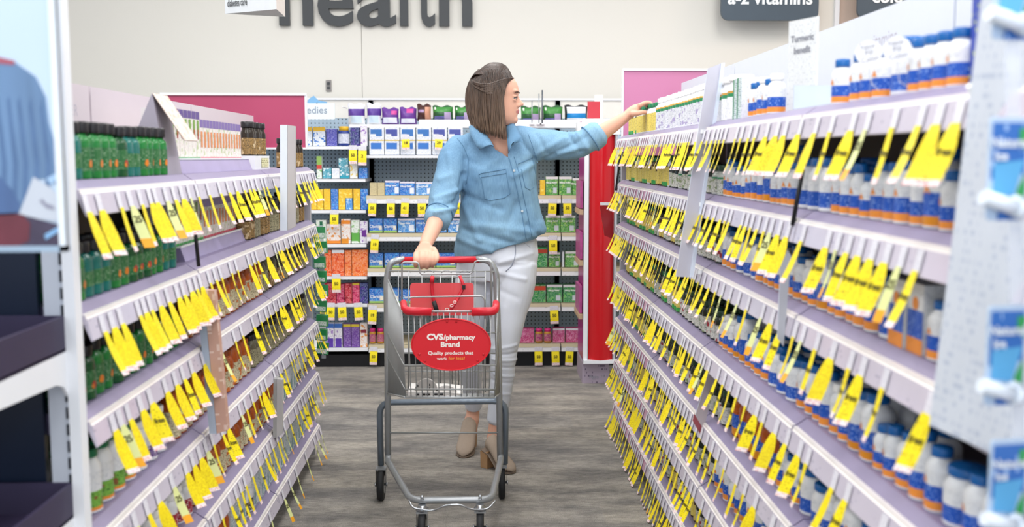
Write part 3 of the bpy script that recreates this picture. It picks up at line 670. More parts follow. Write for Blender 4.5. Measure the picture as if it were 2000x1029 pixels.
# ---------------------------------------------------------------- blade signs and dividers clipped to the rails
def blade(label, pts, Y, thick, mface, mside, parts_=None, name='blade_divider', cat='shelf divider'):
    """pts: outline seen along the aisle (x, z) from top going round; thick along the aisle"""
    cx = sum(p[0] for p in pts)/len(pts); cz = min(p[1] for p in pts)
    t = empty(name, label, cat, (cx, Y, cz))
    b = MB(); b.prism([(p[0]-cx, p[1]-cz) for p in pts], -thick/2, thick/2, mface, mside); b.build('blade', t)
    return t, cx, cz
def WP(px, py, Y): p = W(px, py, Y); return (p.x, p.z)
m_bladegrey = mat('blade_grey', 'c4c3cf', .35, var=.03); m_bladeedge = mat('blade_edge_clear', 'dfe9f8', .12)
Yb = 2.93
t, cx, cz = blade('tall grey leaning blade sign clipped across the vitamin rack shelves', [WP(1320, 540, Yb), WP(1346, 541, Yb), WP(1408, 124, Yb), WP(1382, 134, Yb)], Yb, .006, m_bladegrey, m_bladeedge)
b = MB(); q = [WP(1346, 541, Yb), WP(1353, 538, Yb), WP(1414, 123, Yb), WP(1408, 124, Yb)]
b.prism([(p[0]-cx, p[1]-cz) for p in q], -.012, .012, m_bladeedge); b.build('clear_edge', t)
b = MB()
for zz in (ZR[0]-.01, ZR[1]-.01, ZR[2]-.01): b.box((XR-cx-.005, 0, zz-cz), (.03, .012, .012), m_wht_plastic)
b.build('clip', t)
t, cx, cz = blade('low greyish pink blade sign clipped near the bottom of the vitamin rack', [WP(1355, 820, 2.88), WP(1372, 850, 2.88), WP(1397, 735, 2.88), WP(1383, 728, 2.88)], 2.88, .005, mat('blade_pink_grey', 'b9aeb2', .4), m_bladeedge)
b = MB(); q = [WP(1353, 822, 2.88), WP(1370, 852, 2.88), WP(1372, 836, 2.88), WP(1356, 808, 2.88)]; b.prism([(p[0]-cx, p[1]-cz) for p in q], -.004, .004, mat('blade_red_foot', '9a4a52', .4)); b.build('red_foot', t)
t, cx, cz = blade('clear crumpled plastic divider hanging at the middle vitamin shelves', [WP(1518, 660, 2.07), WP(1530, 676, 2.07), WP(1545, 500, 2.07), WP(1538, 488, 2.07), WP(1524, 520, 2.07)], 2.07, .004, mat('cloudy_plastic', 'c9cbd2', .15, alpha=.75), m_bladeedge)
# black strips: section gaps with black rubber strips
for (a, b_, Y, lab) in (((1568, 330), (1548, 440), 2.06, 'thin black strip hanging between two vitamin rack sections'), ((1212, 300), (1203, 372), 4.75, 'short black strip at the far end of the vitamin rack')):
    p = W(*a, Y); q = W(*b_, Y); m_ = MB(); m_.tube([(0, 0, 0), (q.x-p.x, 0, q.z-p.z)], .005, m_black, 6); tag(m_.build('rubber_strip', loc=p), lab, 'strip')
p = W(378, 420, 2.57); q = W(388, 520, 2.57); m_ = MB(); m_.tube([(0, 0, 0), (q.x-p.x, 0, q.z-p.z)], .005, m_black, 6); tag(m_.build('rubber_strip', loc=p), 'thin black strip beside the second shelf of the beauty rack', 'strip')
# beauty rack blades
def boxblade(label, A, B, C, D, Y, m1, m2, name='blade_divider', extra=None):
    """A,B top edge left/right of the bright narrow side, then C,D of the grey side; runs from top px to bottom px"""
    t = empty(name, label, 'shelf divider', (0, 0, 0))
    b = MB(); (x0, x1, x2, yt, yb, sl) = A
    P = [W(x0, yt, Y), W(x1, yt, Y), W(x1+sl, yb, Y), W(x0+sl, yb, Y)]
    dy = Vector((0, .05, 0))
    Q = [p+dy for p in P]
    b.poly([P[0], P[3], P[2], P[1]], m1); b.poly([Q[0], Q[1], Q[2], Q[3]], m1); b.poly([P[1], P[2], Q[2], Q[1]], m1); b.poly([P[0], Q[0], Q[3], P[3]], m1); b.poly([P[0], P[1], Q[1], Q[0]], m1); b.poly([P[3], Q[3], Q[2], P[2]], m1)
    b.build('bright_side', t)
    b = MB(); P = [W(x1, yt, Y), W(x2, yt+2, Y), W(x2+sl, yb-7, Y), W(x1+sl, yb, Y)]; P = [p+Vector((.0008, 0, 0)) for p in P]; Q = [p+dy*.5 for p in P]
    b.poly([P[0], P[3], P[2], P[1]], m2); b.poly([Q[0], Q[1], Q[2], Q[3]], m2); b.poly([P[1], P[2], Q[2], Q[1]], m2); b.poly([P[0], P[1], Q[1], Q[0]], m2); b.poly([P[3], Q[3], Q[2], P[2]], m2); b.poly([P[0], Q[0], Q[3], P[3]], m2)
    b.build('printed_side', t)
    b = MB(); pc = W((x1+x2)/2, (yt+yb)/2, Y); b.box(((pc.x-.01+XL-.004)/2, Y+.02, pc.z), (abs(pc.x-XL)+.02, .006, .006), m_upright); b.build('clip', t)
boxblade('upright white and grey blade sign on the upper beauty rack shelves', (547, 561, 575, 244, 450, 0), 0, 0, 0, 3.40, mat('blade_white', 'dbe3ee', .25), mat('blade_grey2', 'b9b5b4', .4))
boxblade('long blade sign with faded orange print low on the beauty rack', (383, 397, 418, 566, 847, 26), 0, 0, 0, 2.57, mat('blade_white2', 'a8b3c2', .25), printed('orange_blade', 'c39a88', 'dcc0b2', .5, .6, .6))
boxblade('short grey blade divider near the bottom of the beauty rack', (534, 540, 551, 740, 855, -1), 0, 0, 0, 3.40, mat('blade_grey3', '9e9e9c', .4), mat('blade_grey4', 'b3b1b0', .4))

# ---------------------------------------------------------------- yellow sale tags hanging from the rails
m_yel = mat('tag_yellow', 'f7e21c', .45, var=.03); m_yelp = printed('tag_yellow_print', 'f7e21c', 'b8a018', 1.6, 3.4, .58, rough=.4)
m_yeld = printed('tag_yellow_dense', 'f7e21c', 'cda514', 4.2, 5.0, .52, rough=.4); m_tagend = printed('tag_end', 'f2e4e4', 'd0574f', 3.0, 3.0, .55); m_tagback = mat('tag_back', 'd8d3b4', .5)
m_ink = mat('tag_ink', '3d3612', .6); m_pgreen = mat('tag_pale_green', 'dbe09a', .45); m_torange = mat('tag_orange_foot', 'f0a828', .45)
def tag_mesh(kind, tau, lean, curl, wd=.03, ln=.092, side=1):
    """white card on the rail, then the tag falls, twists by tau about the vertical and leans out"""
    b = MB(); N_ = 9
    z0 = -.006
    tilt = .009/.04
    # card on the slanted rail face
    def railpt(x, z): return (x, -.0095-(-z-.006)*tilt-.0012, z)
    cw = max(.0115, wd*.45); b.poly([railpt(-cw, -.040), railpt(cw, -.040), railpt(cw, z0), railpt(-cw, z0)], m_card)
    rows = []
    for i in range(N_+1):
        t = i/N_; tw = tau*min(1, t*2.2)**.8; s_ = t*ln
        ww = wd*(.92+.08*min(1, t*3)) * (1 if kind != '25' else .8)
        off = -.0195-lean*s_-curl*s_*s_/ln*1.0; z = -.038-s_*math.sqrt(max(.2, 1-(lean+curl*t)**2))
        a = (math.cos(tw), math.sin(tw))
        rows.append([(-ww/2*a[0], off-ww/2*a[1], z), (ww/2*a[0], off+ww/2*a[1], z)])
    for i in range(N_):
        m = (m_yelp if kind == 'free' else m_yeld)
        if kind in ('25', '50'): m = m_torange if i >= N_-2 else m_pgreen
        elif i == N_-1: m = m_tagend
        elif i < 1: m = m_yel
        p, q = rows[i], rows[i+1]; v0, v1 = (N_-i)*ln/N_*100, (N_-i-1)*ln/N_*100
        b.poly([q[0], q[1], p[1], p[0]], m, [(0, v1), (wd*100, v1), (wd*100, v0), (0, v0)], True)
    if kind in ('free', '25', '50'):
        s_ = {'free': 'free', '25': '25', '50': '50'}[kind]; j = 4 if kind == 'free' else 3
        p, q = rows[j-1], rows[j+1]
        o = (Vector(p[0])+Vector(p[1])+Vector(q[0])+Vector(q[1]))/4; ex = (Vector(q[1])-Vector(q[0])+Vector(p[1])-Vector(p[0])).normalized(); ez = ((Vector(p[0])+Vector(p[1]))-(Vector(q[0])+Vector(q[1]))).normalized()
        nn = ex.cross(ez); 
        o = o+nn*.0016-ez*.005
        M = Matrix(((ex.x, ez.x, nn.x, o.x), (ex.y, ez.y, nn.y, o.y), (ex.z, ez.z, nn.z, o.z), (0, 0, 0, 1)))
        put_text(b, s_, .0165 if kind == 'free' else .02, M, m_ink, bold=.0003, sp=.9)
    return b
TAGM = {}
for side in (1, -1):
    for kind in ('free', 'plain', '25'):
        TAGM[(side, kind)] = [tag_mesh(kind, R(ta)*side, le, cu, wd=wd_).mesh('sale_tag') for ta, le, cu, wd_ in
            ((3, .22, .06, .019), (13, .30, .10, .020), (24, .34, .0, .023), (36, .26, .10, .028), (48, .30, .05, .030), (-6, .18, .12, .019))]
tag_list = []
def tags(side, lev, y0, y1, sp0, sp1, wts):
    zs = ZR if side > 0 else ZL; X = XR if side > 0 else XL; y = y0-.02; n = 0; ymin, ymax = min(y0, y1), max(y0, y1)
    while y > y1:
        f = (y-ymin)/(ymax-ymin); sp = sp1+(sp0-sp1)*f
        kind = rnd.choices(('free', 'plain', '25'), wts)[0]
        p = Vector((X, y, zs[lev-1]-.0005)); 
        if in_view(p, 30):
            n += 1; i = rnd.choices(range(6), (4, 4, 2, .3, 0, 3) if y > (2.3 if side > 0 else 2.6) else (1, 1.5, 3, 4, 3, 1))[0]
            tag_list.append((side, lev, n, kind, p, TAGM[(side, kind)][i]))
        y -= sp*rnd.choice((.6, .75, 1, 1, 1.2, 1.7))
for lev, (ya, yb) in {1: (4.83, 1.30), 2: (4.83, 1.36), 3: (4.83, 1.36), 4: (4.83, 1.36), 5: (4.83, 1.6), 6: (4.83, 2.0), 7: (4.83, 2.4)}.items():
    tags(1, lev, ya, 3.0, .046, .052, (3, 6, .4)); tags(1, lev, 3.0, yb, .060, .100, (7, 2, .5))
for lev, (ya, yb) in {1: (4.38, 1.84), 2: (4.38, 1.84), 3: (4.38, 1.84), 4: (4.38, 1.84), 5: (4.38, 2.1)}.items():
    tags(-1, lev, ya, 2.6, .062, .098, (3, 5, .4)); tags(-1, lev, 2.58, yb, .060, .062, (1, 7, 1.2))
tags(-1, 6, 4.38, 2.7, .12, .14, (0, 0, 1))
order = sorted(range(len(tag_list)), key=lambda i: tag_list[i][4].y)
keep = set(order[:285]); rest = [i for i in range(len(tag_list)) if i not in keep]
seen_n = {}
for i in sorted(keep):
    side, lev, n, kind, p, me = tag_list[i]
    o = link('sale_tag', me, None, p, -PI/2 if side > 0 else PI/2); o.rotation_euler.x = 0
    k_ = (side, lev); seen_n[k_] = seen_n.get(k_, 0)+1
    what = {'free': 'yellow tag printed free', 'plain': 'yellow tag with small print', '25': 'pale green tag printed 25'}[kind]
    tag(o, f"{what}, {ORD[lev]} {'vitamin' if side > 0 else 'beauty'} rack rail down, {nth(n)} from far end", 'price tag', f"tags on the {'vitamin' if side > 0 else 'beauty'} rack, {ORD[lev]} rail")
b = MB()
for i in rest:
    side, lev, n, kind, p, me = tag_list[i]; M = Matrix.Translation(p) @ Matrix.Rotation(-PI/2 if side > 0 else PI/2, 4, 'Z')
    k0 = len(b.v); b.v += [tuple(M @ v.co) for v in me.vertices]; ul = me.uv_layers[0].data
    for pl in me.polygons:
        b.face([k0+v for v in pl.vertices], me.materials[pl.material_index], [tuple(ul[l].uv) for l in pl.loop_indices], pl.use_smooth)
if rest: tag(b.build('sale_tag_fringe'), 'dense fringe of small yellow tags at the far ends of both racks', 'price tag', kind='stuff')
print('TAGS', len(tag_list), 'BOTTLES', counts, sum(counts.values()))
# ---------------------------------------------------------------- shelving along the back wall
YF, YBK = 6.29, 6.66
m_peg = mat('pegboard_blue_grey', 'a6bac9', .5, var=.04)
def peg_holes():
    nt = m_peg.node_tree; N = nt.nodes; L = nt.links; bs = N['Principled BSDF']; src = bs.inputs['Base Color'].links[0].from_socket
    tc = N.new('ShaderNodeTexCoord'); sp = N.new('ShaderNodeSeparateXYZ'); L.new(tc.outputs['Object'], sp.inputs[0]); out = []
    for a in (0, 2):
        q = N.new('ShaderNodeMath'); q.operation = 'MULTIPLY'; q.inputs[1].default_value = 1/.0254; L.new(sp.outputs[a], q.inputs[0])
        r_ = N.new('ShaderNodeMath'); r_.operation = 'FRACT'; L.new(q.outputs[0], r_.inputs[0])
        s_ = N.new('ShaderNodeMath'); s_.operation = 'SUBTRACT'; s_.inputs[1].default_value = .5; L.new(r_.outputs[0], s_.inputs[0])
        p_ = N.new('ShaderNodeMath'); p_.operation = 'POWER'; p_.inputs[1].default_value = 2; ab_ = N.new('ShaderNodeMath'); ab_.operation = 'ABSOLUTE'; L.new(s_.outputs[0], ab_.inputs[0]); L.new(ab_.outputs[0], p_.inputs[0]); out.append(p_.outputs[0])
    ad = N.new('ShaderNodeMath'); ad.operation = 'ADD'; L.new(out[0], ad.inputs[0]); L.new(out[1], ad.inputs[1])
    lt = N.new('ShaderNodeMath'); lt.operation = 'LESS_THAN'; lt.inputs[1].default_value = .028; L.new(ad.outputs[0], lt.inputs[0])
    mx = N.new('ShaderNodeMix'); mx.data_type = 'RGBA'; L.new(lt.outputs[0], mx.inputs[0]); L.new(src, mx.inputs[6]); mx.inputs[7].default_value = lin('20242b'); L.new(mx.outputs[2], bs.inputs['Base Color'])
peg_holes()
m_pegw = mat('pegboard_white', 'e4e1da', .5); m_beige = mat('beige_shelf_deck', 'd8cbaa', .5); m_strip = printed('white_price_strip', 'f3f3f5', 'd3d5da', 1.0, .45, .68, rough=.25)
LZ = [1.410, 1.206, 1.010, .795, .588, .412, .127]   # tops of the lips, first bay
RZ = [1.355, 1.100, .863, .640, .412, .150]
def bay(x0, x1, zs, lip, label, beige):
    t = empty('wall_shelving', label, 'shelving unit', ((x0+x1)/2, YF, 0), 0, 'white wall shelving bays'); wd = x1-x0
    b = MB(); b.box((0, YBK-YF+.01, .86), (wd, .02, 1.70), m_peg); b.build('pegboard', t)
    b = MB(); b.box((0, YBK-YF+.008, 1.655), (wd, .02, .12), m_pegw); b.box((0, YBK-YF, 1.72), (wd, .03, .012), m_white); b.build('top_panel', t)
    for z in zs:
        b = MB(); b.box((0, (YBK-YF)/2+.004, z-.012), (wd-.006, YBK-YF-.008, .018), m_beige if beige and z < 1.3 else m_white); sh = b.build('shelf', t)
        b = MB(); b.box((0, -.002, z-lip/2), (wd-.008, .012, lip), m_strip, dict(t=m_wht_plastic))
        if beige and z < 1.3: b.box((0, -.0035, z-.0115), (wd-.009, .012, .023), m_beige); b.build('price_rail', sh)
    b = MB(); zb = zs[-1]-lip; b.box((0, .10, zb/2), (wd, .14, zb), m_black); b.build('kick_plate', t)
    for s_ in (-1, 1):
        b = MB(); b.box((s_*(wd/2-.001), YBK-YF-.006, .86), (.03, .014, 1.7), mat('grey_upright', '59616c', .5)); b.build('upright', t)
bay(-.732-1.22, -.732, LZ, .048, 'white wall shelving bay of boxes beside the beauty rack', False)
bay(-.732, .50, RZ, .05, 'white wall shelving bay of blue boxes behind the woman', True)
bay(.50, 1.72, RZ, .05, 'white wall shelving bay behind the red tower', True)

BX = {}
def bx(mat_key, c, ink='e9eef4', cover=.58, blot=None, lines=1.5, words=3.0): return printed('bx_'+mat_key, c, ink, lines, words, cover, blot=blot, strength=.55)
PAL = dict(white=('e9ebef', '5f86c0', None), whiteblue=('eaeef3', '3d78c8', '3d78c8'), yellow=('f2ca3c', 'd9702f', 'f6dc70'), purple=('6a3f96', 'd9c8ea', None), purpblue=('4a4aa8', 'c9c9ee', None), navy=('26306e', 'c7cfee', '5a3f9a'),
  blue=('1f6fc8', 'e6eef8', '5aa7e4'), skyblue=('3f8fd8', 'f0f4fa', 'bcd8f0'), red=('c9283c', 'f0dada', '96182c'), pinkred=('cf3566', 'f4d9e2', 'a0204c'), orange=('ea6428', 'f6e8d2', 'd84a24'), orange2=('f07c30', 'f4efe2', 'e0552c'),
  green=('4f9a3f', 'e3efd9', 'a6d06a'), green2=('2f8a4a', 'e0efe0', '7cbf6a'), teal=('3f9ab0', 'eaf2f4', 'd9e6ea'), beige=('cdbf98', '9a8a5e', None), pink=('c0447c', 'f4e0ea', 'e08ab4'), whiteor=('ece8e4', 'd8763a', 'e2954a'), whitegr=('e6ebe4', '5a9a52', '7fb868'), whitepur=('e8e6ec', '8a5aa8', 'a07ac0'), dkgreen=('2a5a34', 'd0e0c8', '8f72b4'), brown=('4a2a26', 'c89a86', 'c8937a'), whiteyel=('ecebe4', 'a8b0c4', 'e4c23a'))
nbx = {}
def box_px(px0, px1, pyb, pyt, pal, rown, desc=None, bayz=None, bay_='L', depth=.06, Y=None, name='medicine_box', cat='box', label=None, top=None, rects=(), text=None):
    """a carton standing on the shelf whose lip top is at bayz, from its left and right edge and its height on the wall plane"""
    Yp = YF+.035 if Y is None else Y
    a = W(px0, pyt, Yp); c = W(px1, pyt, Yp); a.z = W(px0, pyb, Yp).z; wd = c.x-a.x-.001; h = c.z-(bayz if bayz is not None else a.z)
    z = bayz if bayz is not None else a.z
    p = PAL[pal]; m = bx(pal, p[0], p[1], .54, p[2]); plain = mat('bxs_'+pal, p[0], .45)
    b = MB(); b.box((0, depth/2, h/2), (wd, depth, h), plain, dict(f=m)); n = 0
    for (u0, v0, u1, v1, c_) in rects:
        n += 1; b.poly([(-wd/2+u0*wd, -.0005*n, v0*h), (-wd/2+u1*wd, -.0005*n, v0*h), (-wd/2+u1*wd, -.0005*n, v1*h), (-wd/2+u0*wd, -.0005*n, v1*h)], mat('bxr_'+c_, c_, .4))
    if text:
        s_, sz, u, v, c_ = text; put_text(b, s_, sz, TR(-wd/2+u*wd, -.0005*(n+1)-.0005, v*h) @ FRONT, mat('bxr_'+c_, c_, .4), bold=.0006)
    o = b.build(name, loc=((a.x+c.x)/2, Yp, z+.0005))
    nbx[rown] = nbx.get(rown, 0)+1
    tag(o, label or f"{desc or pal+' box'}, {rown}, {nth(nbx[rown])} from left", cat, f"boxes on the {rown}")
    return o
def names(pal): return {'white': 'white box', 'whiteblue': 'white and blue box', 'yellow': 'yellow box', 'purple': 'purple box', 'purpblue': 'violet blue box', 'navy': 'navy box', 'blue': 'bright blue box', 'skyblue': 'sky blue box', 'red': 'red box', 'pinkred': 'crimson pink box', 'orange': 'orange box', 'orange2': 'orange and green box', 'green': 'lime green box', 'green2': 'green box', 'teal': 'teal box', 'beige': 'beige box', 'pink': 'magenta box', 'whiteor': 'white and orange box', 'whitegr': 'white and green box', 'whitepur': 'white and purple box', 'dkgreen': 'dark green pack', 'brown': 'brown pack', 'whiteyel': 'white box with blue patch'}[pal]
def shelf_row(rown, z, items, **k):
    for it in items:
        x0, x1, yt, pal = it[:4]; extra = it[4] if len(it) > 4 else {}
        box_px(x0, x1, 0, yt, pal, rown, names(pal), bayz=z, **{**k, **extra})
G = 'first bay shelf '
top = dict(rects=[(0, .78, 1, 1, 'e8b93a')])
shelf_row('top shelf of the first wall bay', LZ[0], [(596, 609, 248, 'whiteblue', top), (611, 635, 248, 'whiteblue', top), (637, 658, 252, 'purpblue'), (684, 702, 249, 'navy'), (704, 717, 246, 'whitepur')])
shelf_row('second shelf of the first wall bay', LZ[1], [(618, 628, 305, 'whitegr', dict(rects=[(0, .6, 1, 1, '8fb25a'), (0, .42, 1, .6, 'd04a40')])), (630, 647, 328, 'teal'), (648, 663, 329, 'white'), (664, 682, 327, 'teal', dict(rects=[(0, 0, 1, .25, '2f9ab0')])), (683, 698, 320, 'whiteyel'), (700, 717, 328, 'blue')])
box_px(661, 680, 327, 309, 'teal', 'second shelf of the first wall bay', 'upper teal box stacked on another')
shelf_row('third shelf of the first wall bay', LZ[2], [(607, 618, 372, 'yellow'), (619, 631, 370, 'yellow'), (632, 645, 369, 'yellow'), (646, 660, 369, 'blue'), (661, 674, 387, 'yellow'), (675, 688, 387, 'skyblue'), (690, 703, 369, 'yellow'), (704, 718, 369, 'blue')])
box_px(661, 688, 387, 369, 'yellow', 'third shelf of the first wall bay', 'wide yellow box across two others')
shelf_row('fourth shelf of the first wall bay', LZ[3], [(617, 637, 430, 'whitegr', dict(rects=[(.35, .7, .65, .95, '1f6a4a')])), (638, 665, 438, 'whiteor', dict(rects=[(0, 0, 1, .15, 'e88a30')])), (666, 684, 428, 'whiteor', dict(rects=[(0, .8, 1, .95, 'e88a30'), (0, 0, .8, .2, 'e0902c')])), (686, 702, 430, 'whitegr', dict(rects=[(0, .1, 1, .45, '62ab4c')])), (703, 718, 432, 'whitepur', dict(rects=[(.2, .3, .8, .6, '6b2f8e')]))])
shelf_row('fifth shelf of the first wall bay', LZ[4], [(633, 647, 489, 'orange'), (648, 672, 488, 'orange', dict(rects=[(0, .88, 1, 1, 'eceff4')])), (673, 686, 489, 'orange2'), (687, 718, 488, 'orange2')])
shelf_row('sixth shelf of the first wall bay', LZ[5], [(634, 656, 553, 'red'), (657, 672, 555, 'pinkred'), (673, 687, 554, 'red'), (688, 702, 553, 'pinkred', dict(rects=[(0, .9, 1, 1, 'd8b83a')])), (703, 718, 553, 'navy')])
shelf_row('bottom shelf of the first wall bay', LZ[6], [(612, 624, 634, 'whiteyel'), (625, 636, 630, 'whitepur'), (637, 652, 632, 'whitepur', dict(rects=[(.1, .0, .9, .38, '5a3aa0'), (0, .82, 1, 1, '3f6fc0')])), (653, 668, 632, 'whitepur', dict(rects=[(.1, .0, .9, .38, '5a3aa0'), (0, .82, 1, 1, '3f6fc0')])), (670, 685, 633, 'purple', dict(rects=[(0, .88, 1, 1, 'd8c03a')])), (686, 702, 633, 'purple', dict(rects=[(0, .88, 1, 1, 'd8c03a')])), (703, 717, 632, 'whiteor', dict(rects=[(.1, .6, .9, .75, '8a3040')]))])
# yellow-topped jar in the top row
def jar_px(px0, px1, z, pyt, body, lab, lid, label, name='pill_bottle', Y=YF+.05):
    a = W(px0, pyt, Y); c = W(px1, pyt, Y); r = (c.x-a.x)/2; h = c.z-z
    t = empty(name, label, 'bottle', ((a.x+c.x)/2, Y, z+.0005)); b = MB()
    b.lathe([(r*.9, 0), (r, .004), (r, h*.12, lab), (r, h*.62), (r, h*.7), (r*.8, h*.78), (r*.7, h*.8)], body, 14); b.build('body', t)
    b = MB(); b.lathe([(r*.82, h*.76), (r*.84, h*.98), (r*.7, h)], lid, 14); b.build('cap', t)
jar_px(660, 683, LZ[0], 247, mt('2c3f8a', 'jar_navy'), bx('jarlab', 'dfe3ee', '2c3f8a', .5), mt('e2b42a', 'cap_gold'), 'dark blue jar with ribbed yellow lid on the top shelf of the first wall bay')
WY = dict(rects=[(.08, .34, .86, .86, '3d74b8'), (.08, .34, .45, .5, 'e9eef4'), (0, 0, 1, .07, 'eac530')])
WU = dict(rects=[(.08, .34, .86, .86, '4a55a0'), (.08, .34, .45, .5, 'e9eef4'), (0, 0, 1, .07, 'eac530')])
WN = dict(rects=[(.1, .4, .84, .85, '3d78c8')])
for i, (x0, x1) in enumerate([(721, 750), (751, 780), (782, 811), (813, 842), (844, 873), (875, 904)]):
    u = (WY, WU, WY, WY, WU, WU)[i]
    o = box_px(x0, x1, 0, 275, 'white', 'first shelf of the second wall bay', 'lower white box', bayz=RZ[0], **WN)
    za = W(x0, 274, YF+.035).z
    box_px(x0, x1, 0, 249, 'white', 'first shelf of the second wall bay', 'upper white box with coloured patch', bayz=W(800, 275, YF+.035).z, **u)
for i, (x0, x1) in enumerate([(1052, 1079), (1081, 1108), (1110, 1137)]):
    box_px(x0, x1, 0, 262, 'white', 'first shelf of the second wall bay', 'box mostly behind the sleeve', bayz=RZ[0])
BL = dict(text=('Claritin', .024, .45, .36, 'eef2f8'), rects=[(0, 0, 1, .14, '9bc46a'), (.72, .2, .95, .5, 'f0e6d0')])
B2 = dict(rects=[(.66, .12, .95, .55, 'e9edf4'), (0, .88, 1, 1, 'e6dfe8')], text=('Allergy Relief', .013, .4, .62, 'eef2f8'))
GR = dict(rects=[(0, .86, 1, 1, 'e8e2e4'), (.6, .1, .9, .4, 'cfd4dc')], text=('Allergy Relief', .013, .45, .64, 'f2f6ee'))
shelf_row('second shelf of the second wall bay', RZ[1], [(722, 736, 357, 'beige'), (737, 751, 357, 'beige'), (752, 780, 353, 'blue', B2), (781, 810, 355, 'blue', B2), (812, 845, 356, 'skyblue', B2), (847, 876, 356, 'blue', B2), (1055, 1065, 352, 'yellow'), (1066, 1090, 345, 'green', GR), (1092, 1117, 345, 'green', GR), (1118, 1134, 348, 'green', GR)])
shelf_row('third shelf of the second wall bay', RZ[2], [(721, 747, 427, 'blue', BL), (749, 775, 427, 'blue', BL), (777, 810, 427, 'skyblue', B2), (812, 842, 426, 'blue', B2), (844, 872, 427, 'blue', B2), (875, 900, 427, 'skyblue', B2), (1066, 1094, 421, 'green', GR), (1095, 1124, 421, 'green', GR)])
shelf_row('fourth shelf of the second wall bay', RZ[3], [(721, 748, 495, 'blue', BL), (751, 780, 495, 'blue', BL), (782, 812, 495, 'blue', BL), (814, 850, 495, 'skyblue', BL), (852, 890, 495, 'blue', BL), (1047, 1069, 483, 'green2', dict(rects=[(0, .7, 1, .9, 'b8452c')])), (1072, 1094, 493, 'green', GR), (1098, 1102, 492, 'white'), (1104, 1132, 491, 'green', GR)])
shelf_row('fifth shelf of the second wall bay', RZ[4], [(721, 750, 564, 'blue', BL), (752, 780, 564, 'blue', BL), (782, 812, 566, 'blue', BL), (1038, 1066, 556, 'green2', dict(rects=[(0, .68, 1, .92, 'd04a30')])), (1068, 1098, 556, 'green2', GR), (1100, 1130, 556, 'green2', GR)])
shelf_row('bottom shelf of the second wall bay', RZ[5], [(1014, 1043, 642, 'pink'), (1080, 1103, 641, 'pink', dict(rects=[(0, .86, 1, 1, 'e9e2e8')])), (1105, 1131, 641, 'pink', dict(rects=[(0, .86, 1, 1, 'e9e2e8')]))])
m_pinkcap = mt('d4307e', 'cap_pink'); m_goldbody = mt('b9862e', 'body_gold'); m_pinklab = bx('pinklab', 'a83a78', 'f2d9a0', .5)
for i, (a, c_) in enumerate([(721, 734), (736, 750), (752, 765), (1045, 1060), (1062, 1077)]):
    jar_px(a, c_, RZ[5], 641, m_goldbody, m_pinklab, m_pinkcap, ['first pink-capped bottle from the left on the bottom wall shelf', 'second pink-capped bottle on the bottom wall shelf, left group', 'third pink-capped bottle seen through the cart wires', 'pink-capped bottle just past the white jeans on the bottom shelf', 'pink-capped bottle beside the magenta boxes on the bottom shelf'][i])
# soft packs along the very top
def pack(px0, px1, pyt, pyb, pal, label, rects, Y=YF+.12):
    a = W(px0, pyb, Y); c = W(px1, pyt, Y); a.z = max(a.z, W(800, 243.5, YF+.12).z+.001); wd = c.x-a.x; h = c.z-a.z; p = PAL[pal]
    m = mat('packbase_'+pal, p[0], .35, var=.15, vscale=15); b = MB(); n = 12; d = .045
    for f in (-1, 1):
        k = len(b.v)
        for i in range(n+1):
            for j in range(n+1):
                u, v = i/n, j/n; bul = (math.sin(PI*u)**.45)*(math.sin(PI*v)**.45)
                pin = 1-.05*math.sin(PI*v); wv = .004*math.sin(u*9+v*5)
                b.v.append(((u-.5)*wd*pin, f*(d*bul+.001)+wv*bul, v*h+.006*math.sin(u*11)*(v > .95)))
        for i in range(n):
            for j in range(n):
                q = [k+i*(n+1)+j, k+(i+1)*(n+1)+j, k+(i+1)*(n+1)+j+1, k+i*(n+1)+j+1]; u, v = (i+.5)/n, (j+.5)/n
                mm = m
                for (u0, v0, u1, v1, c_) in rects:
                    if u0 <= u <= u1 and v0 <= v <= v1: mm = mat('pk_'+c_, c_, .35, var=.12, vscale=25)
                uv = [((ii/n)*wd*100, (jj/n)*h*100) for ii, jj in ((i, j), (i+1, j), (i+1, j+1), (i, j+1))]
                b.face(q if f < 0 else q[::-1], mm, uv if f < 0 else uv[::-1], True)
    o = b.build('soft_pack', loc=((a.x+c.x)/2, Y, a.z)); tag(o, label, 'pack')
UP = [(0, .8, 1, 1, 'e6e6f2'), (.15, .12, .85, .38, 'cfe2f0'), (0, .4, 1, .72, '5a3a96')]
pack(680, 713, 203, 243, 'white', 'tall white pack with purple band, nearest the hanging dies sign', UP)
pack(717, 745, 202, 243, 'white', 'second tall white and purple pack on the top of the wall shelving', UP)
pack(746, 779, 211, 243, 'purple', 'low purple and white pack, third in the top row', [(.1, .05, .9, .4, 'e3e6f2'), (.55, .6, .9, .85, 'd0489a')])
pack(781, 814, 210, 243, 'purple', 'second purple pack with a pink patch beside the brown pack', [(.1, .05, .9, .3, 'e3e6f2'), (.4, .65, .8, .9, 'd0489a')])
pack(815, 842, 204, 236, 'brown', 'dark brown pack with a figure print among the purple and green packs', [(.55, .0, 1, .8, 'd49a80'), (.1, .5, .5, .7, 'a58ab4')])
GRP = [(.08, .1, .6, .34, '6a6aa6'), (.62, .1, .9, .6, 'b9a6cc'), (.0, .62, 1, .95, '3f8a3c'), (.06, .72, .2, .92, 'dfe8da')]
pack(845, 885, 207, 237, 'dkgreen', 'green pack beside the brown pack on the top row', GRP)
pack(888, 920, 208, 237, 'dkgreen', 'green pack partly hidden behind the brown hair', GRP)
pack(1017, 1056, 208, 244, 'dkgreen', 'green pack with purple flower right beside the face', GRP)
pack(1060, 1099, 207, 244, 'dkgreen', 'green pack with purple flower between the thin poles and white pack', GRP)
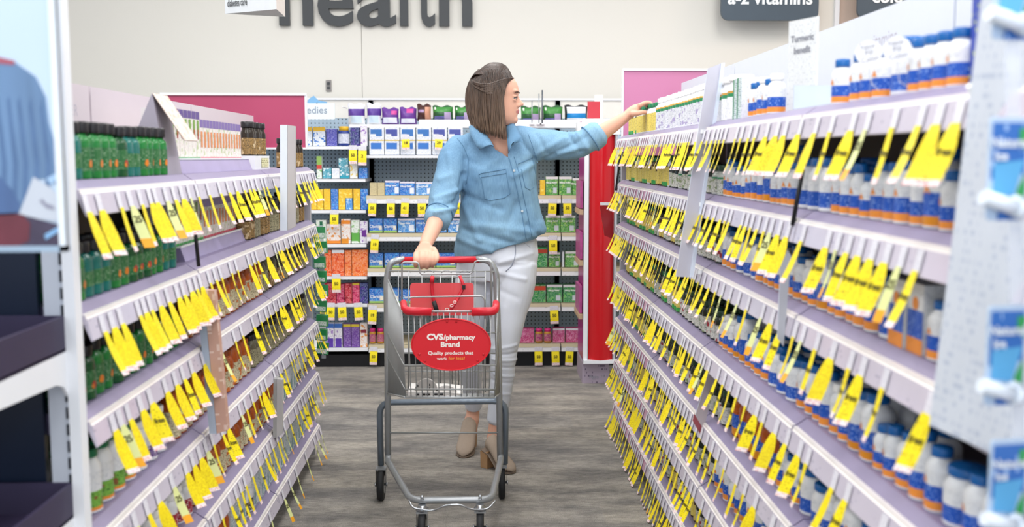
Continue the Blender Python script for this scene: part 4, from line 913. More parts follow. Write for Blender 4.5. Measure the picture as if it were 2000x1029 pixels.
pack(1102, 1148, 206, 244, 'white', 'white and black pack with a bright blue band', [(0, .35, 1, .62, '1f86c8'), (0, 0, .12, 1, '2a2a2e'), (.88, 0, 1, 1, '2a2a2e'), (0, .88, 1, 1, '2a2a2e'), (.12, .0, .88, .12, 'b9b9bc')])
# white shelf under the packs with a deep white fascia
t = empty('upper_ledge', 'deep white ledge carrying the soft packs above the wall shelves', 'shelf', (0, YF+.02, 0)); x0 = W(680, 243, YF).x; x1 = W(1150, 243, YF).x
b = MB(); zt = W(800, 243.5, YF+.12).z; b.box(((x0+x1)/2, .15, zt-.01), (x1-x0, .24, .02), m_wht_plastic); b.build('ledge_board', t)
b = MB(); b.box(((W(815, 0, YF).x+x1)/2, .03, zt+.005), (x1-W(815, 0, YF).x, .01, .05), m_wht_plastic); b.build('fascia', t)
t = empty('category_sign', 'pale hanging sign with the cut-off word ending dies', 'sign', W(637, 233, YF-.05)); a = W(560, 233, YF-.05); c = W(677, 202, YF-.05); wd = c.x-a.x; h = c.z-a.z
b = MB(); b.box((.0-.13, 0, h/2), (wd, .008, h), mat('pale_blue_sign', 'e4edf2', .35)); b.build('sign_board', t)
b = MB(); put_text(b, 'remedies', .062, TR(-.105, -.0055, .036) @ FRONT, mat('sign_grey_blue', '8f9db0', .5)); b.build('lettering', t)
b = MB()
for xx in (-.25, .10): b.tube([(xx, .006, h*.8), (xx, .19, h*.8)], .003, m_wht_plastic, 5)
b.build('sign_bracket', t)
p = W(613, 196, YF+.2); b = MB(); b.prism([(-.05, -.02), (.08, -.025), (.085, -.01), (.03, 0), (.0, .03), (-.03, .01)], -.002, .002, mat('shelf_logo_blue', '7fb3dc', .5)); b.box((.02, 0, -.045), (.01, .004, .06), m_wht_plastic); tag(b.build('shelf_topper', loc=p), 'small light blue cut-out topper just past the crimson board', 'sign')
# thin upright poles on the ledge
for i, (px, py0, py1) in enumerate(((1039, 197, 243), (1052.5, 183, 243), (1059, 176, 243))):
    a = W(px, py1, YF+.04); c = W(px, py0, YF+.04); b = MB(); b.tube([(0, 0, 0), (0, 0, c.z-a.z)], .0035 if i < 2 else .005, mat('pole_grey', 'a9adb2', .3, .6) if i < 2 else mat('pole_dark', '6a6f76', .35, .4), 8)
    b.box((0, 0, .004), (.03, .03, .008), m_wht_plastic)
    tag(b.build('sign_pole', loc=a), ['shortest thin pole standing before the green pack beside the face', 'middle thin pole of the close pair on the ledge', 'tallest dark pole of the pair on the ledge'][i], 'pole')
# yellow tags of the wall shelves
def wall_tag(px0, px1, pyt, pyb, label, txt='50', tilt=0):
    Y = YF-.012; a = W(px0, pyb, Y); c = W(px1, pyt, Y); wd = c.x-a.x; h = c.z-a.z; b = MB()
    n = 5; rows = [(-h*i/n, -.004*math.sin(PI*i/n*.9)-.006*(i/n)) for i in range(n+1)]
    for i in range(n):
        (z0, y0), (z1, y1) = rows[i], rows[i+1]
        m = m_tagend if i == n-1 else (m_yelp if i > 2 else m_yel)
        b.poly([(-wd/2, y1, z1), (wd/2, y1, z1), (wd/2, y0, z0), (-wd/2, y0, z0)], m, [(0, z1*100), (wd*100, z1*100), (wd*100, z0*100), (0, z0*100)]); b.poly([(-wd/2, y0+.0008, z0), (wd/2, y0+.0008, z0), (wd/2, y1+.0008, z1), (-wd/2, y1+.0008, z1)], m_tagback)
    b.poly([(-wd/2, -.0005, .001), (wd/2, -.0005, .001), (wd/2, -.0005, .03), (-wd/2, -.0005, .03)], m_card)
    put_text(b, txt, wd*.50, TR(0, -.0105, -h*.46) @ FRONT, m_ink, bold=.0006)
    o = b.build('wall_shelf_tag', loc=((a.x+c.x)/2, Y, c.z)); o.rotation_euler = (0, R(tilt), 0)
    tag(o, label, 'price tag', 'yellow tags along the wall shelving')
WT = [(682, 697, 293, 320, '50', 'first bay, second shelf region, left of a pair'), (700, 716, 294, 323, '2', 'first bay, just beside the blue box'), (645, 661, 419, 443, '50', 'first bay, above the white and orange boxes'), (649, 665, 544, 571, '50', 'first bay, in front of the red boxes'),
  (626, 637, 600, 625, '50', 'row under the red boxes, leftmost'), (639, 654, 600, 625, '50', 'row under the red boxes, second from its left'), (660, 676, 600, 625, '50', 'row under the red boxes, third from its left'), (692, 708, 600, 625, '50', 'row under the red boxes, nearest the cart'),
  (785, 800, 272, 292, '18', 'in front of the upper white boxes, left one'), (850, 865, 272, 292, '29', 'in front of the upper white boxes, beside the sleeve'),
  (720, 735, 397, 422, '50', 'second bay under the beige boxes'), (756, 771, 397, 424, '50', 'second bay under the blue boxes, second from bay edge'), (784, 799, 396, 423, '41', 'printed 41 under the blue boxes'), (816, 832, 397, 423, '50', 'just left of the denim sleeve'), (887, 900, 396, 423, '34', 'seen between sleeve and shirt'),
  (725, 740, 467, 494, '19', 'printed 19 above the cart handle height'), (720, 736, 605, 633, '19', 'printed 19 just left of the cart basket'), (723, 737, 686, 712, '50', 'bottom row beside the cart'),
  (1044, 1059, 686, 713, '50', 'bottom row nearest the white jeans'), (1077, 1092, 686, 713, '50', 'bottom row, middle of three past the jeans'), (1105, 1120, 686, 713, '50', 'bottom row nearest the red tower'),
  (1071, 1087, 397, 422, '50', 'under the green boxes, nearer the shirt'), (1100, 1116, 397, 422, '50', 'under the green boxes, nearer the red tower'), (1072, 1088, 469, 496, '50', 'third row just past the shirt hem'), (1125, 1133, 469, 496, '50', 'half hidden by the magenta side of the tower'), (1074, 1090, 606, 632, '50', 'above the magenta boxes')]
for a, c_, t0, t1, s_, d_ in WT: wall_tag(a, c_, t0, t1, 'yellow wall shelf tag '+d_, s_, rnd.uniform(-4, 4))

# ---------------------------------------------------------------- red tower display at the end of the vitamin rack
def tower():
    Y0 = 5.78; t = empty('tower_display', 'tall glossy red cardboard tower display with white frame and magenta side', 'display stand', (.68, Y0, 0))
    red = mat('glossy_red', 'c8141e', .22, var=.06, vscale=2, coat=.3); mag = mat('magenta_side', 'a8267e', .35, var=.3, vscale=6)
    def X(px): return W(px, 500, Y0).x-.68
    x0, x1 = X(1140), X(1203); z0 = W(1170, 708, Y0).z; z1 = W(1170, 232, Y0).z
    b = MB(); n = 14
    for i in range(n):   # bowed glossy front
        u0, u1 = i/n, (i+1)/n; xa = x0+.03+(x1-x0-.045)*u0; xb = x0+.03+(x1-x0-.045)*u1
        b.poly([(xa, -.035*math.sin(PI*u0), z0+.02), (xb, -.035*math.sin(PI*u1), z0+.02), (xb, -.035*math.sin(PI*u1), z1-.09), (xa, -.035*math.sin(PI*u0), z1-.09)], red, None, True)
    b.build('front_panel', t)
    b = MB(); b.box(((x0+x1)/2, .20, (z0+z1)/2), (x1-x0-.01, .34, z1-z0-.01), mat('tower_core', 'd9dbe0', .5), dict(l=mag)); b.build('body', t)
    b = MB()
    b.box((x0+.012, -.005, (z0+z1)/2), (.024, .03, z1-z0), m_white); b.box((x1-.006, -.005, (z0+z1)/2), (.012, .03, z1-z0), mat('frame_grey', 'b9bcc2', .35)); b.box(((x0+x1)/2, -.012, z0+.01), (x1-x0, .045, .02), m_white)
    b.box(((x0+x1)/2, .0, z1-.045), (x1-x0+.03, .05, .09), m_wht_plastic); b.build('frame', t)
    b = MB(); b.box((x0-.02, .02, z1-.08), (.05, .10, .12), m_wht_plastic); b.build('corner_cap', t)
    b = MB(); zz = z0+.1
    b = MB(); b.box(((x0+x1)/2+.01, .22, z1+.075), (.05, .012, .15), m_wht_plastic); b.box(((x0+x1)/2-.02, .212, z1+.06), (.075, .004, .10), mat('topper_red', 'c23a46', .4)); b.build('topper', t)
    for i, z in enumerate((.40, .72, 1.02)):
        b = MB(); b.box((x0-.012, .18, z), (.022, .30, .03), mat('pocket_kraft', 'c9a98a', .6)); b.box((x0-.010, .18, z+.10), (.016, .26, .16), mat('pocket_goods', 'b4508e', .4, var=.5, vscale=30)); b.build('side_pocket', t)
    b = MB(); zb = z0-.004; b.box(((x0+x1)/2-.015, .19, zb/2), (x1-x0-.03, .33, zb), mat('tower_foot', 'a99bab', .55), dict(f=printed('tower_foot_print', 'a99bab', '6c5f74', .5, .7, .62))); put_text(b, 'Ages 7+', .03, TR(.0, .0235, .03) @ FRONT, m_greytxt); b.build('base', t)
tower()
t = empty('leaflet_holder', 'clear leaflet pocket with white top card hanging beside the red tower', 'leaflet holder', W(1183, 398, 5.0))
b = MB(); b.box((0, 0, 0), (.055, .004, .014), m_white); b.build('header_card', t)
b = MB(); b.prism([(-.005, -.16), (.045, -.18), (.03, 0), (-.03, -.01)], 0, .006, mat('smoky_plastic', '8a2a30', .1, alpha=.5)); b.build('pocket', t)
b = MB(); b.tube([(.027, .002, 0), (.10, .002, .01)], .002, m_clear, 5); b.build('arm', t)

# clip strip of small green packs at the far end of the beauty rack
p0 = W(632, 700, 4.46); p1 = W(626, 440, 4.46); t = empty('clip_strip', 'clip strip crowded with small green packs at the far end of the beauty rack', 'clip strip', p0); d = p1-p0
b = MB(); b.box((0, .004, d.z/2), (.02, .002, d.z), m_clear); b.box((-.04, .004, d.z-.01), (.09, .004, .012), m_upright); b.build('strip', t)
m_gp = mat('green_pack', '2f8f52', .35, var=.25, vscale=40); m_gw = printed('green_pack_white', 'd9e6dc', '4f9a6a', 2.0, 3.0, .55)
for i in range(9):
    z = .02+i*(d.z-.08)/8; b = MB(); sx_ = rnd.uniform(-.006, .006); b.box((sx_, -.012, .028), (.05, .02, .052), m_gp); b.box((sx_, -.0228, .016), (.044, .001, .02), m_gw)
    o = b.build('hanging_pack', loc=p0+Vector((0, 0, z))); o.rotation_euler = (R(rnd.uniform(-6, 6)), R(rnd.uniform(-5, 5)), R(rnd.uniform(-10, 10)))
    tag(o, f"small green and white pack on the far clip strip, {nth(i+1)} from its bottom", 'pack', 'green packs on the far clip strip')
# ---------------------------------------------------------------- shopping cart
def arc_path(pts, rad, n=5):
    """round the corners of a polyline"""
    pts = [Vector(p) for p in pts]; out = [pts[0]]
    for i in range(1, len(pts)-1):
        a, b, c = pts[i-1], pts[i], pts[i+1]; r1 = min(rad, (a-b).length*.45, (c-b).length*.45)
        p = b+(a-b).normalized()*r1; q = b+(c-b).normalized()*r1
        for j in range(n+1):
            t = j/n; out.append(p*(1-t)**2+b*2*t*(1-t)+q*t*t)
    out.append(pts[-1]); return out
def cart():
    steel = mat('galvanised_tube', 'a2a5a8', .32, .45, var=.12, vscale=40); steel2 = mat('dark_tube', '78838f', .3, .45, var=.1, vscale=30); wire = mat('cart_wire', 'a6a9aa', .35, .45, var=.06)
    red = mat('cart_red_plastic', 'c81f30', .35, var=.04); redl = mat('cart_red_sheet', 'e8555a', .3, var=.06, vscale=6, alpha=.82); rub = mat('wheel_rubber', '1b1c1f', .6); metal = mat('zinc', 'b9bcc0', .25, .85)
    t = empty('shopping_cart', 'grey wire shopping cart with red handle and oval red sign pushed by the woman', 'shopping cart', (-.14, 3.6, 0))
    O = Vector((-.14, 3.6, 0))
    def L(p): return tuple(Vector(p)-O)
    def T(b, pts, r, m, rad=0, seg=8, closed=False):
        pts = arc_path(pts, rad) if rad else pts
        b.tube([L(p) for p in pts], r, m, seg, closed)
    YR, YFt = 3.82, 3.30
    # handle and rear posts
    b = MB(); hz = .948
    T(b, [W(758, 905, 3.80), W(757, 700, 3.82), W(755, 545, 3.82), W(762, 511, 3.82), W(790, 506, 3.83)], .0125, steel, .03, 10)
    T(b, [W(930, 506, 3.83), W(955, 508, 3.82), W(969, 530, 3.82), W(974, 700, 3.82), W(977, 905, 3.80)], .0125, steel, .03, 10)
    b.build('rear_frame', t)
    b = MB(); T(b, [W(776, 508, 3.83), W(941, 507, 3.83)], .0135, red, 0, 12); b.build('handle', t)
    # outer arch carrying the rear wheels
    b = MB(); T(b, [W(744, 908, 3.84), W(741, 786, 3.82), W(988, 783, 3.82), W(986, 905, 3.84)], .0125, steel2, .05, 10); b.build('wheel_arch', t)
    b = MB(); T(b, [W(760, 845, 3.80), W(974, 845, 3.80)], .0035, wire, 0, 8); b.build('cross_rod', t)
    # lower frame running forward
    b = MB(); z = .147
    T(b, [W(758, 890, 3.80), (W(758, 900, 3.79).x, 3.78, .165), (W(805, 977, 3.38).x-.004, 3.38, z), (W(960, 977, 3.38).x, 3.38, z), (W(978, 900, 3.79).x, 3.78, .165), W(978, 890, 3.80)], .0125, steel, .05, 10)
    b.build('lower_frame', t)
    b = MB(); zz = z-.022
    pts = [W(798, 976, 3.36), W(806, 992, 3.345), W(845, 998, 3.335), W(870, 986, 3.33), W(900, 985, 3.33), W(920, 995, 3.335), W(952, 995, 3.345), W(968, 978, 3.36)]
    T(b, pts, .0035, metal, .02, 6); b.build('bumper_wire', t)
    # wheels
    def wheel(x, y, r, wd, fork_h, swivel, nm):
        b = MB(); k = 24
        prof = [(-wd/2, r*.55), (-wd/2, r*.9), (-wd*.38, r), (wd*.38, r), (wd/2, r*.9), (wd/2, r*.55)]
        base = len(b.v)
        for (dx, rr) in prof:
            for i in range(k):
                a = 2*PI*i/k; b.v.append((dx, rr*math.cos(a), rr*math.sin(a)))
        for j in range(len(prof)-1):
            for i in range(k):
                i2 = (i+1) % k; b.face((base+j*k+i, base+j*k+i2, base+(j+1)*k+i2, base+(j+1)*k+i), rub, None, True)
        b.face([base+i for i in range(k)], metal); b.face([base+5*k+i for i in range(k)][::-1], metal)
        wl = b.build('wheel', t, (x-O.x, y-O.y, r)); 
        b = MB(); b.tube([(-wd/2-.008, 0, 0), (wd/2+.008, 0, 0)], .005, metal, 8)
        for s_ in (-1, 1): b.tube([(s_*(wd/2+.007), 0, 0), (s_*(wd/2+.012), 0, 0)], .009, metal, 6)
        b.build('axle', wl)
        b = MB()
        for s_ in (-1, 1):
            b.poly([(s_*(wd/2+.004), -.012, -.008), (s_*(wd/2+.004), .012, -.008), (s_*(wd/2+.004), .022, r*1.02), (s_*(wd/2+.004), -.016, r*1.02)], steel)
            b.poly([(s_*(wd/2+.0065), -.016, r*1.02), (s_*(wd/2+.0065), .022, r*1.02), (s_*(wd/2+.0065), .012, -.008), (s_*(wd/2+.0065), -.012, -.008)], steel)
        b.box((0, .003, r*1.04), (wd+.014, .04, .006), steel)
        if swivel: b.lathe([(.022, 0), (.022, .008), (.014, .014), (.014, .02)], metal, 14, c=(0, .003, r*1.04+.003)); b.lathe([(.006, 0), (.006, .012), (.003, .016)], metal, 8, c=(0, .003, z-r+.008))
        b.build('fork', wl)
    wheel(W(745, 977, 3.81).x, 3.81, .062, .026, 0, False, 'l'); wheel(W(980, 973, 3.82).x, 3.82, .062, .026, 0, False, 'r')
    wheel(W(825, 1060, 3.36).x, 3.36, .056, .026, 0, True, 'fl'); wheel(W(938, 1060, 3.36).x, 3.36, .056, .026, 0, True, 'fr')
    # basket cage: corners (rear wide and high, front narrower)
    TL, TR_ = W(785, 608, YFt), W(971, 608, YFt); BL, BR = W(792, 776, YFt+.02), W(966, 776, YFt+.02)
    RTL, RTR = W(757, 545, 3.80), W(972, 545, 3.80); RBL, RBR = W(757, 768, 3.80), W(976, 768, 3.80)
    lerp = lambda a, c, u: a*(1-u)+c*u
    b = MB()
    T(b, [TL, TR_], .0035, wire); T(b, [BL, BR], .0035, wire)
    nv = 17
    for i in range(nv):
        u = i/(nv-1); T(b, [lerp(TL, TR_, u), lerp(BL, BR, u)], .0017, wire, 0, 6)
    for v in (.62, .9): T(b, [lerp(TL, BL, v)+Vector((0, -.004, 0)), lerp(TR_, BR, v)+Vector((0, -.004, 0))], .0032 if v < .7 else .0028, wire)
    b.build('front_panel', t)
    for (A, B_, C_, D_, nm) in ((TL, RTL, BL, RBL, 'l'), (TR_, RTR, BR, RBR, 'r')):
        b = MB(); T(b, [A, B_], .0035, wire); T(b, [C_, D_], .0035, wire)
        for i in range(1, 26):
            u = i/26; T(b, [lerp(A, B_, u), lerp(C_, D_, u)], .0017, wire, 0, 5)
        for v in (.62, .9): T(b, [lerp(A, C_, v), lerp(B_, D_, v*.75)], .003, wire)
        b.build('side_panel', t)
    b = MB()
    for i in range(15):
        u = i/14; T(b, [lerp(BL, BR, u), lerp(RBL, RBR, u)], .0017, wire, 0, 5)
    for v in (.25, .5, .75): T(b, [lerp(BL, RBL, v), lerp(BR, RBR, v)], .0026, wire)
    b.build('basket_floor', t)
    # rear gate with child seat wires
    b = MB(); Yg = 3.76
    T(b, [W(785, 612, Yg), W(785, 512, Yg), W(817, 512, Yg), W(821, 536, Yg), W(921, 535, Yg), W(928, 509, Yg), W(959, 510, Yg), W(960, 606, Yg)], .0032, wire, .012)
    T(b, [W(760, 529, 3.80), W(966, 530, 3.80)], .0026, wire); T(b, [W(778, 541, 3.79), W(948, 541, 3.79)], .0022, wire)
    for px in (778, 798, 824, 843, 860, 883, 896, 918, 928, 948): T(b, [W(px, 530 if px in (778, 798, 928, 948) else 536, 3.78), W(px, 765, 3.79)], .0020, wire, 0, 6)
    for cx_ in (838, 872, 908): T(b, [W(cx_-10, 533, 3.77), W(cx_-4, 528, 3.77), W(cx_+4, 528, 3.77), W(cx_+10, 533, 3.77)], .0016, wire, .004, 5)
    for py in (650, 690, 725, 762): T(b, [W(768, py, 3.79), W(968, py, 3.79)], .0022, wire, 0, 6)
    b.build('rear_gate', t)
    b = MB(); T(b, [W(797, 622, 3.62), W(797, 585, 3.62), W(803, 580, 3.62), W(942, 578, 3.62), W(947, 585, 3.62), W(947, 622, 3.62)], .003, wire, .008); b.build('seat_wire', t)
    # red seat flap
    b = MB(); fy = 3.70; P = [W(801, 553, fy), W(925, 553, fy), W(925, 616, fy), W(801, 616, fy)]
    xs = [(p.x-O.x, p.z) for p in P]; cx = (xs[0][0]+xs[1][0])/2; cz = (xs[0][1]+xs[2][1])/2
    b.prism([(cx+x, cz+z_) for x, z_ in rounded(xs[1][0]-xs[0][0], xs[0][1]-xs[2][1], .012)], fy-O.y, fy-O.y+.006, redl); b.build('seat_flap', t)
    # red corner guards on the front rim
    for pts in ([W(788, 592, YFt+.05), W(790, 607, YFt-.004), W(843, 609, YFt-.004)], [W(921, 609, YFt-.004), W(968, 608, YFt-.004), W(969, 592, YFt+.04)]):
        b = MB(); b.tube([L(p) for p in arc_path(pts, .02)], .0145, red, 10, flat=.8); b.build('corner_guard', t)
    # oval sign
    sy = YFt-.022; c = W(881, 673, sy); rx = (W(959, 673, sy).x-W(803, 673, sy).x)/2; rz = (W(881, 622, sy).z-W(881, 724, sy).z)/2
    sg = mat('oval_sign_red', 'd3202c', .3, var=.02); b = MB(); n = 56
    P = [(rx*math.cos(2*PI*i/n), rz*math.sin(2*PI*i/n)) for i in range(n)]
    b.prism(P, 0, .010, sg); s = b.build('oval_sign', t, (c.x-O.x, sy-O.y, c.z))
    for i in range(n):
        pass
    b = MB(); b.tube([(x*.988, -.001, z_*.985) for x, z_ in P], .0022, sg, 6, closed=True); b.build('sign_rim', s)
    wt = mat('sign_white_ink', 'f4ece6', .5); ot = mat('sign_orange_ink', 'f0a040', .5)
    b = MB(); d = -.0008
    def tx(s_, px, py, px1, m, bold, shear=0.0):
        V, F = text_geo(s_, 1, bold=bold, shear=shear); a0 = min(v[0] for v in V); a1 = max(v[0] for v in V)
        wx = (px1-px)/1944*sy*1.003; k = wx/(a1-a0); zz = W(881, py, sy).z-c.z; x0 = W(px, 673, sy).x-c.x
        b.raw([((v[0]-a0)*k+x0, d, v[1]*k*.9+zz) for v in V], F, m)
    tx('CVS', 834, 663, 866, wt, .045); tx('/pharmacy', 866, 663, 929, wt, .032); tx('Brand', 861, 677, 898, wt, .03)
    tx('Quality products that', 836, 692, 925, wt, .02); tx('work', 853, 702.5, 873, wt, .02); tx('for less!', 876, 702.5, 908, ot, .01, .12)
    b.build('lettering', s)
    b = MB()
    for px, py in ((873, 628), (891, 628), (819, 692), (830, 705), (944, 692), (933, 704)):
        p = W(px, py, sy); b.lathe([(.0042, 0), (.0038, .0015), (.002, .0028)], mat('sign_rivet', 'b81824', .3), 10, c=(0, 0, 0))
        for i in range(30): 
            v = b.v[-30+i]; b.v[-30+i] = (v[0]+p.x-c.x, -v[2], v[1]+p.z-c.z)
    b.build('rivet', s)
    # child seat strap
    b = MB(); ys = 3.70
    sp = [W(845, 538, ys-.01), W(843, 560, ys-.012), W(846, 585, ys-.012), W(850, 592, ys-.012)]; b.tube([L(p) for p in arc_path(sp, .01)], .0058, red, 6, flat=.3)
    sp = [W(898, 538, ys-.01), W(906, 560, ys-.012), W(893, 585, ys-.02), W(880, 606, ys-.04)]; b.tube([L(p) for p in arc_path(sp, .01)], .0058, red, 6, flat=.3); st = b.build('seat_strap', t)
    b = MB(); sp = [W(847, 588, ys-.018), W(854, 610, ys-.02)]; b.tube([L(p) for p in sp], .0085, rub, 6, flat=.5); p = W(906, 561, ys-.02); b.box(L(p), (.012, .008, .016), rub); b.tube([L(W(845, 540, ys-.018)), L(W(843, 552, ys-.018))], .008, red, 6, flat=.5); b.build('buckle', t)
    b = MB()
    for (px, py) in ((888, 590), (882, 597), (873, 604)):
        p = W(px, py, ys-.035); k = [(p.x-O.x+.006*math.cos(2*PI*i/10), p.y-O.y, p.z+.0045*math.sin(2*PI*i/10)) for i in range(10)]; b.tube(k, .0012, wt, 5, closed=True)
    b.build('strap_print', t)
cart()
# white plastic item lying in the basket
def item():
    t = empty('plastic_carrier', 'small white and grey plastic carrier lying in the cart basket', 'carrier', W(846, 772, 3.5))
    wm = mat('carrier_white', 'e2e0dc', .4, var=.04); gm = mat('carrier_grey', 'b9b6b1', .5); O = W(846, 772, 3.5)
    def shell(px0, px1, pyt, pyb, nm, m):
        b = MB(); a = W(px0, pyb, 3.5); c = W(px1, pyt, 3.5); rx = (c.x-a.x)/2; rz = c.z-a.z; cx = (a.x+c.x)/2; n = 16; mm = 8; k = len(b.v)
        for j in range(mm+1):
            th = PI/2*j/mm
            for i in range(n+1):
                ph = PI*i/n; b.v.append((cx-O.x+rx*math.cos(ph)*math.cos(th)*1.0, .05*math.sin(th)*1.2-.02, a.z-O.z+rz*math.sin(ph)*max(.02, math.cos(th))))
        for j in range(mm):
            for i in range(n):
                b.face((k+j*(n+1)+i, k+j*(n+1)+i+1, k+(j+1)*(n+1)+i+1, k+(j+1)*(n+1)+i), m, None, True)
        b.prism([(cx-O.x+rx*math.cos(PI*i/n), a.z-O.z+rz*math.sin(PI*i/n)) for i in range(n+1)], -.022, -.018, m); b.build(nm, t)
    shell(810, 856, 737, 764, 'rounded_back', gm); shell(850, 893, 750, 766, 'front_lip', wm)
    b = MB(); a = W(798, 776, 3.49); c = W(903, 765, 3.49)
    b.prism([(a.x-O.x, .0), (c.x-O.x-.03, .0), (c.x-O.x, .012), (c.x-O.x-.06, .02), (a.x-O.x, .022)], -.03, .10, wm); b.build('tray', t)
    b = MB()
    for px in (815, 827, 836, 851, 862): p = W(px, 770, 3.45); b.box((p.x-O.x, -.033, .012), (.012, .006, .006), mat('slot_black', '1c1c20', .5))
    for px, py in ((816, 754), (839, 752), (839, 759)): p = W(px, py, 3.47); b.box((p.x-O.x, -.026, p.z-O.z), (.003, .004, .008), mat('slot_black', '1c1c20', .5))
    b.build('slot', t)
item()
# ---------------------------------------------------------------- the woman
def ring_mesh(b, rings, m, caps=True):
    k = len(b.v); n = len(rings[0])
    for r_ in rings: b.v += [tuple(p) for p in r_]
    for j in range(len(rings)-1):
        for i in range(n):
            i2 = (i+1) % n; b.face((k+j*n+i, k+j*n+i2, k+(j+1)*n+i2, k+(j+1)*n+i), m, None, True)
    if caps: b.face([k+i for i in range(n)][::-1], m); b.face([k+(len(rings)-1)*n+i for i in range(n)], m)
def limb(b, pts, radii, m, seg=16, flat=None, sub=4, up=None):
    """smooth tapering limb through points; radii (a across, b along view) pairs or floats"""
    P = [Vector(p) for p in pts]; Rr = [(r_, r_) if not isinstance(r_, tuple) else r_ for r_ in radii]
    def cr(a, b_, c, d, t): return .5*((2*b_)+(c-a)*t+(2*a-5*b_+4*c-d)*t*t+(-a+3*b_-3*c+d)*t**3)
    out = []; n = len(P)
    for i in range(n-1):
        for j in range(sub):
            t = j/sub; q = [P[max(0, i-1)], P[i], P[i+1], P[min(n-1, i+2)]]; s_ = [Rr[max(0, i-1)], Rr[i], Rr[i+1], Rr[min(n-1, i+2)]]
            out.append((cr(*q, t), tuple(cr(s_[0][e], s_[1][e], s_[2][e], s_[3][e], t) for e in (0, 1))))
    out.append((P[-1], Rr[-1])); rings = []; upv = Vector(up) if up else Vector((0, -1, 0))
    for j, (p, rr) in enumerate(out):
        tq = (out[min(j+1, len(out)-1)][0]-out[max(j-1, 0)][0]).normalized()
        a = tq.cross(upv)
        if a.length < .05: a = tq.cross(Vector((1, 0, 0)))
        a.normalize(); c = tq.cross(a).normalized()
        rings.append([p+a*math.cos(2*PI*i/seg)*rr[0]+c*math.sin(2*PI*i/seg)*rr[1] for i in range(seg)])
    # rounded ends
    def dome(ring, p, d):
        ce = sum(ring, Vector())/len(ring); return [ce+(v-ce)*.72+d*.35*((ring[0]-ce).length) for v in ring]
    d0 = (out[0][0]-out[1][0]).normalized(); d1 = (out[-1][0]-out[-2][0]).normalized()
    rings = [dome(rings[0], 0, d0)]+rings+[dome(rings[-1], 0, d1)]
    ring_mesh(b, rings, m)
def ball(b, c, r, m, seg=14, rot=None):
    r = (r, r, r) if isinstance(r, (int, float)) else r; rings = []; c = Vector(c)
    for j in range(1, 10):
        th = PI*j/10; ring = []
        for i in range(seg):
            v = Vector((r[0]*math.sin(th)*math.cos(2*PI*i/seg), r[1]*math.sin(th)*math.sin(2*PI*i/seg), -r[2]*math.cos(th)))
            if rot: v = rot @ v
            ring.append(c+v)
        rings.append(ring)
    ring_mesh(b, rings, m)
def remeshed(name, b, voxel, smooth=0, parent=None, mats=None, loc=None, disp=None):
    o = bpy.data.objects.new(name, b.mesh(name)); md = o.modifiers.new('r', 'REMESH'); md.mode = 'VOXEL'; md.voxel_size = voxel; md.use_smooth_shade = True
    if smooth:
        s_ = o.modifiers.new('s', 'SMOOTH'); s_.iterations = smooth; s_.factor = .5
    me = evaluated_mesh(o)
    bpy.data.objects.remove(o); me.name = name
    me.materials.clear()
    for m in (mats or b.mats): me.materials.append(m)
    me.polygons.foreach_set('use_smooth', [True]*len(me.polygons)); me.polygons.foreach_set('material_index', [0]*len(me.polygons))
    if disp:
        data = [(v.co.copy(), v.normal.copy()) for v in me.vertices]; flat = []
        for c_, n_ in data: flat += list(c_+n_*disp(c_))
        me.vertices.foreach_set('co', flat); me.update()
    o = bpy.data.objects.new(name, me); col.objects.link(o)
    if parent is not None: o.parent = parent
    return o
skin = mat('skin', 'd9a68f', .5, var=.05, vscale=14, sss=.05, spec=.35)
skin_lip = mat('lips', 'c07a76', .45, var=.04); 
denim = mat('denim_light', '7aa0bd', .85, var=.10, vscale=7, bump=.12, bscale=500)
def denim_detail():
    nt = denim.node_tree; N = nt.nodes; L = nt.links; bs = N['Principled BSDF']; src = bs.inputs['Base Color'].links[0].from_socket
    tc = N.new('ShaderNodeTexCoord'); n = N.new('ShaderNodeTexNoise'); n.inputs['Scale'].default_value = 3.2; n.inputs['Detail'].default_value = 5; L.new(tc.outputs['Object'], n.inputs[0])
    cr = N.new('ShaderNodeValToRGB'); cr.color_ramp.elements[0].position = .36; cr.color_ramp.elements[0].color = (.66, .74, .82, 1); cr.color_ramp.elements[1].position = .62; cr.color_ramp.elements[1].color = (1.28, 1.2, 1.12, 1); L.new(n.outputs[0], cr.inputs[0])
    mx = N.new('ShaderNodeMix'); mx.data_type = 'RGBA'; mx.blend_type = 'MULTIPLY'; mx.inputs[0].default_value = .7; L.new(src, mx.inputs[6]); L.new(cr.outputs[0], mx.inputs[7])
    mp = N.new('ShaderNodeMapping'); mp.inputs['Scale'].default_value = (1, 1, .12); L.new(tc.outputs['Object'], mp.inputs[0]); n2 = N.new('ShaderNodeTexNoise'); n2.inputs['Scale'].default_value = 260; L.new(mp.outputs[0], n2.inputs[0])
    cr2 = N.new('ShaderNodeValToRGB'); cr2.color_ramp.elements[0].position = .3; cr2.color_ramp.elements[0].color = (.8, .84, .88, 1); cr2.color_ramp.elements[1].position = .7; cr2.color_ramp.elements[1].color = (1.1, 1.1, 1.08, 1); L.new(n2.outputs[0], cr2.inputs[0])
    mx2 = N.new('ShaderNodeMix'); mx2.data_type = 'RGBA'; mx2.blend_type = 'MULTIPLY'; mx2.inputs[0].default_value = .8; L.new(mx.outputs[2], mx2.inputs[6]); L.new(cr2.outputs[0], mx2.inputs[7]); L.new(mx2.outputs[2], bs.inputs['Base Color'])
denim_detail()
denim_dk = mat('denim_seam', '5f86a6', .85, var=.1, vscale=60); jeans = mat('white_jeans', 'd3d8e3', .8, var=.02, bump=.08, bscale=400); suede = mat('taupe_suede', 'a39384', .95, var=.06, vscale=60, bump=.1, bscale=300); heelm = mat('wood_heel', 'b08a64', .6, var=.12, vscale=40, stretch=(1, 1, .1)); sole = mat('dark_sole', '7c6c5e', .7)
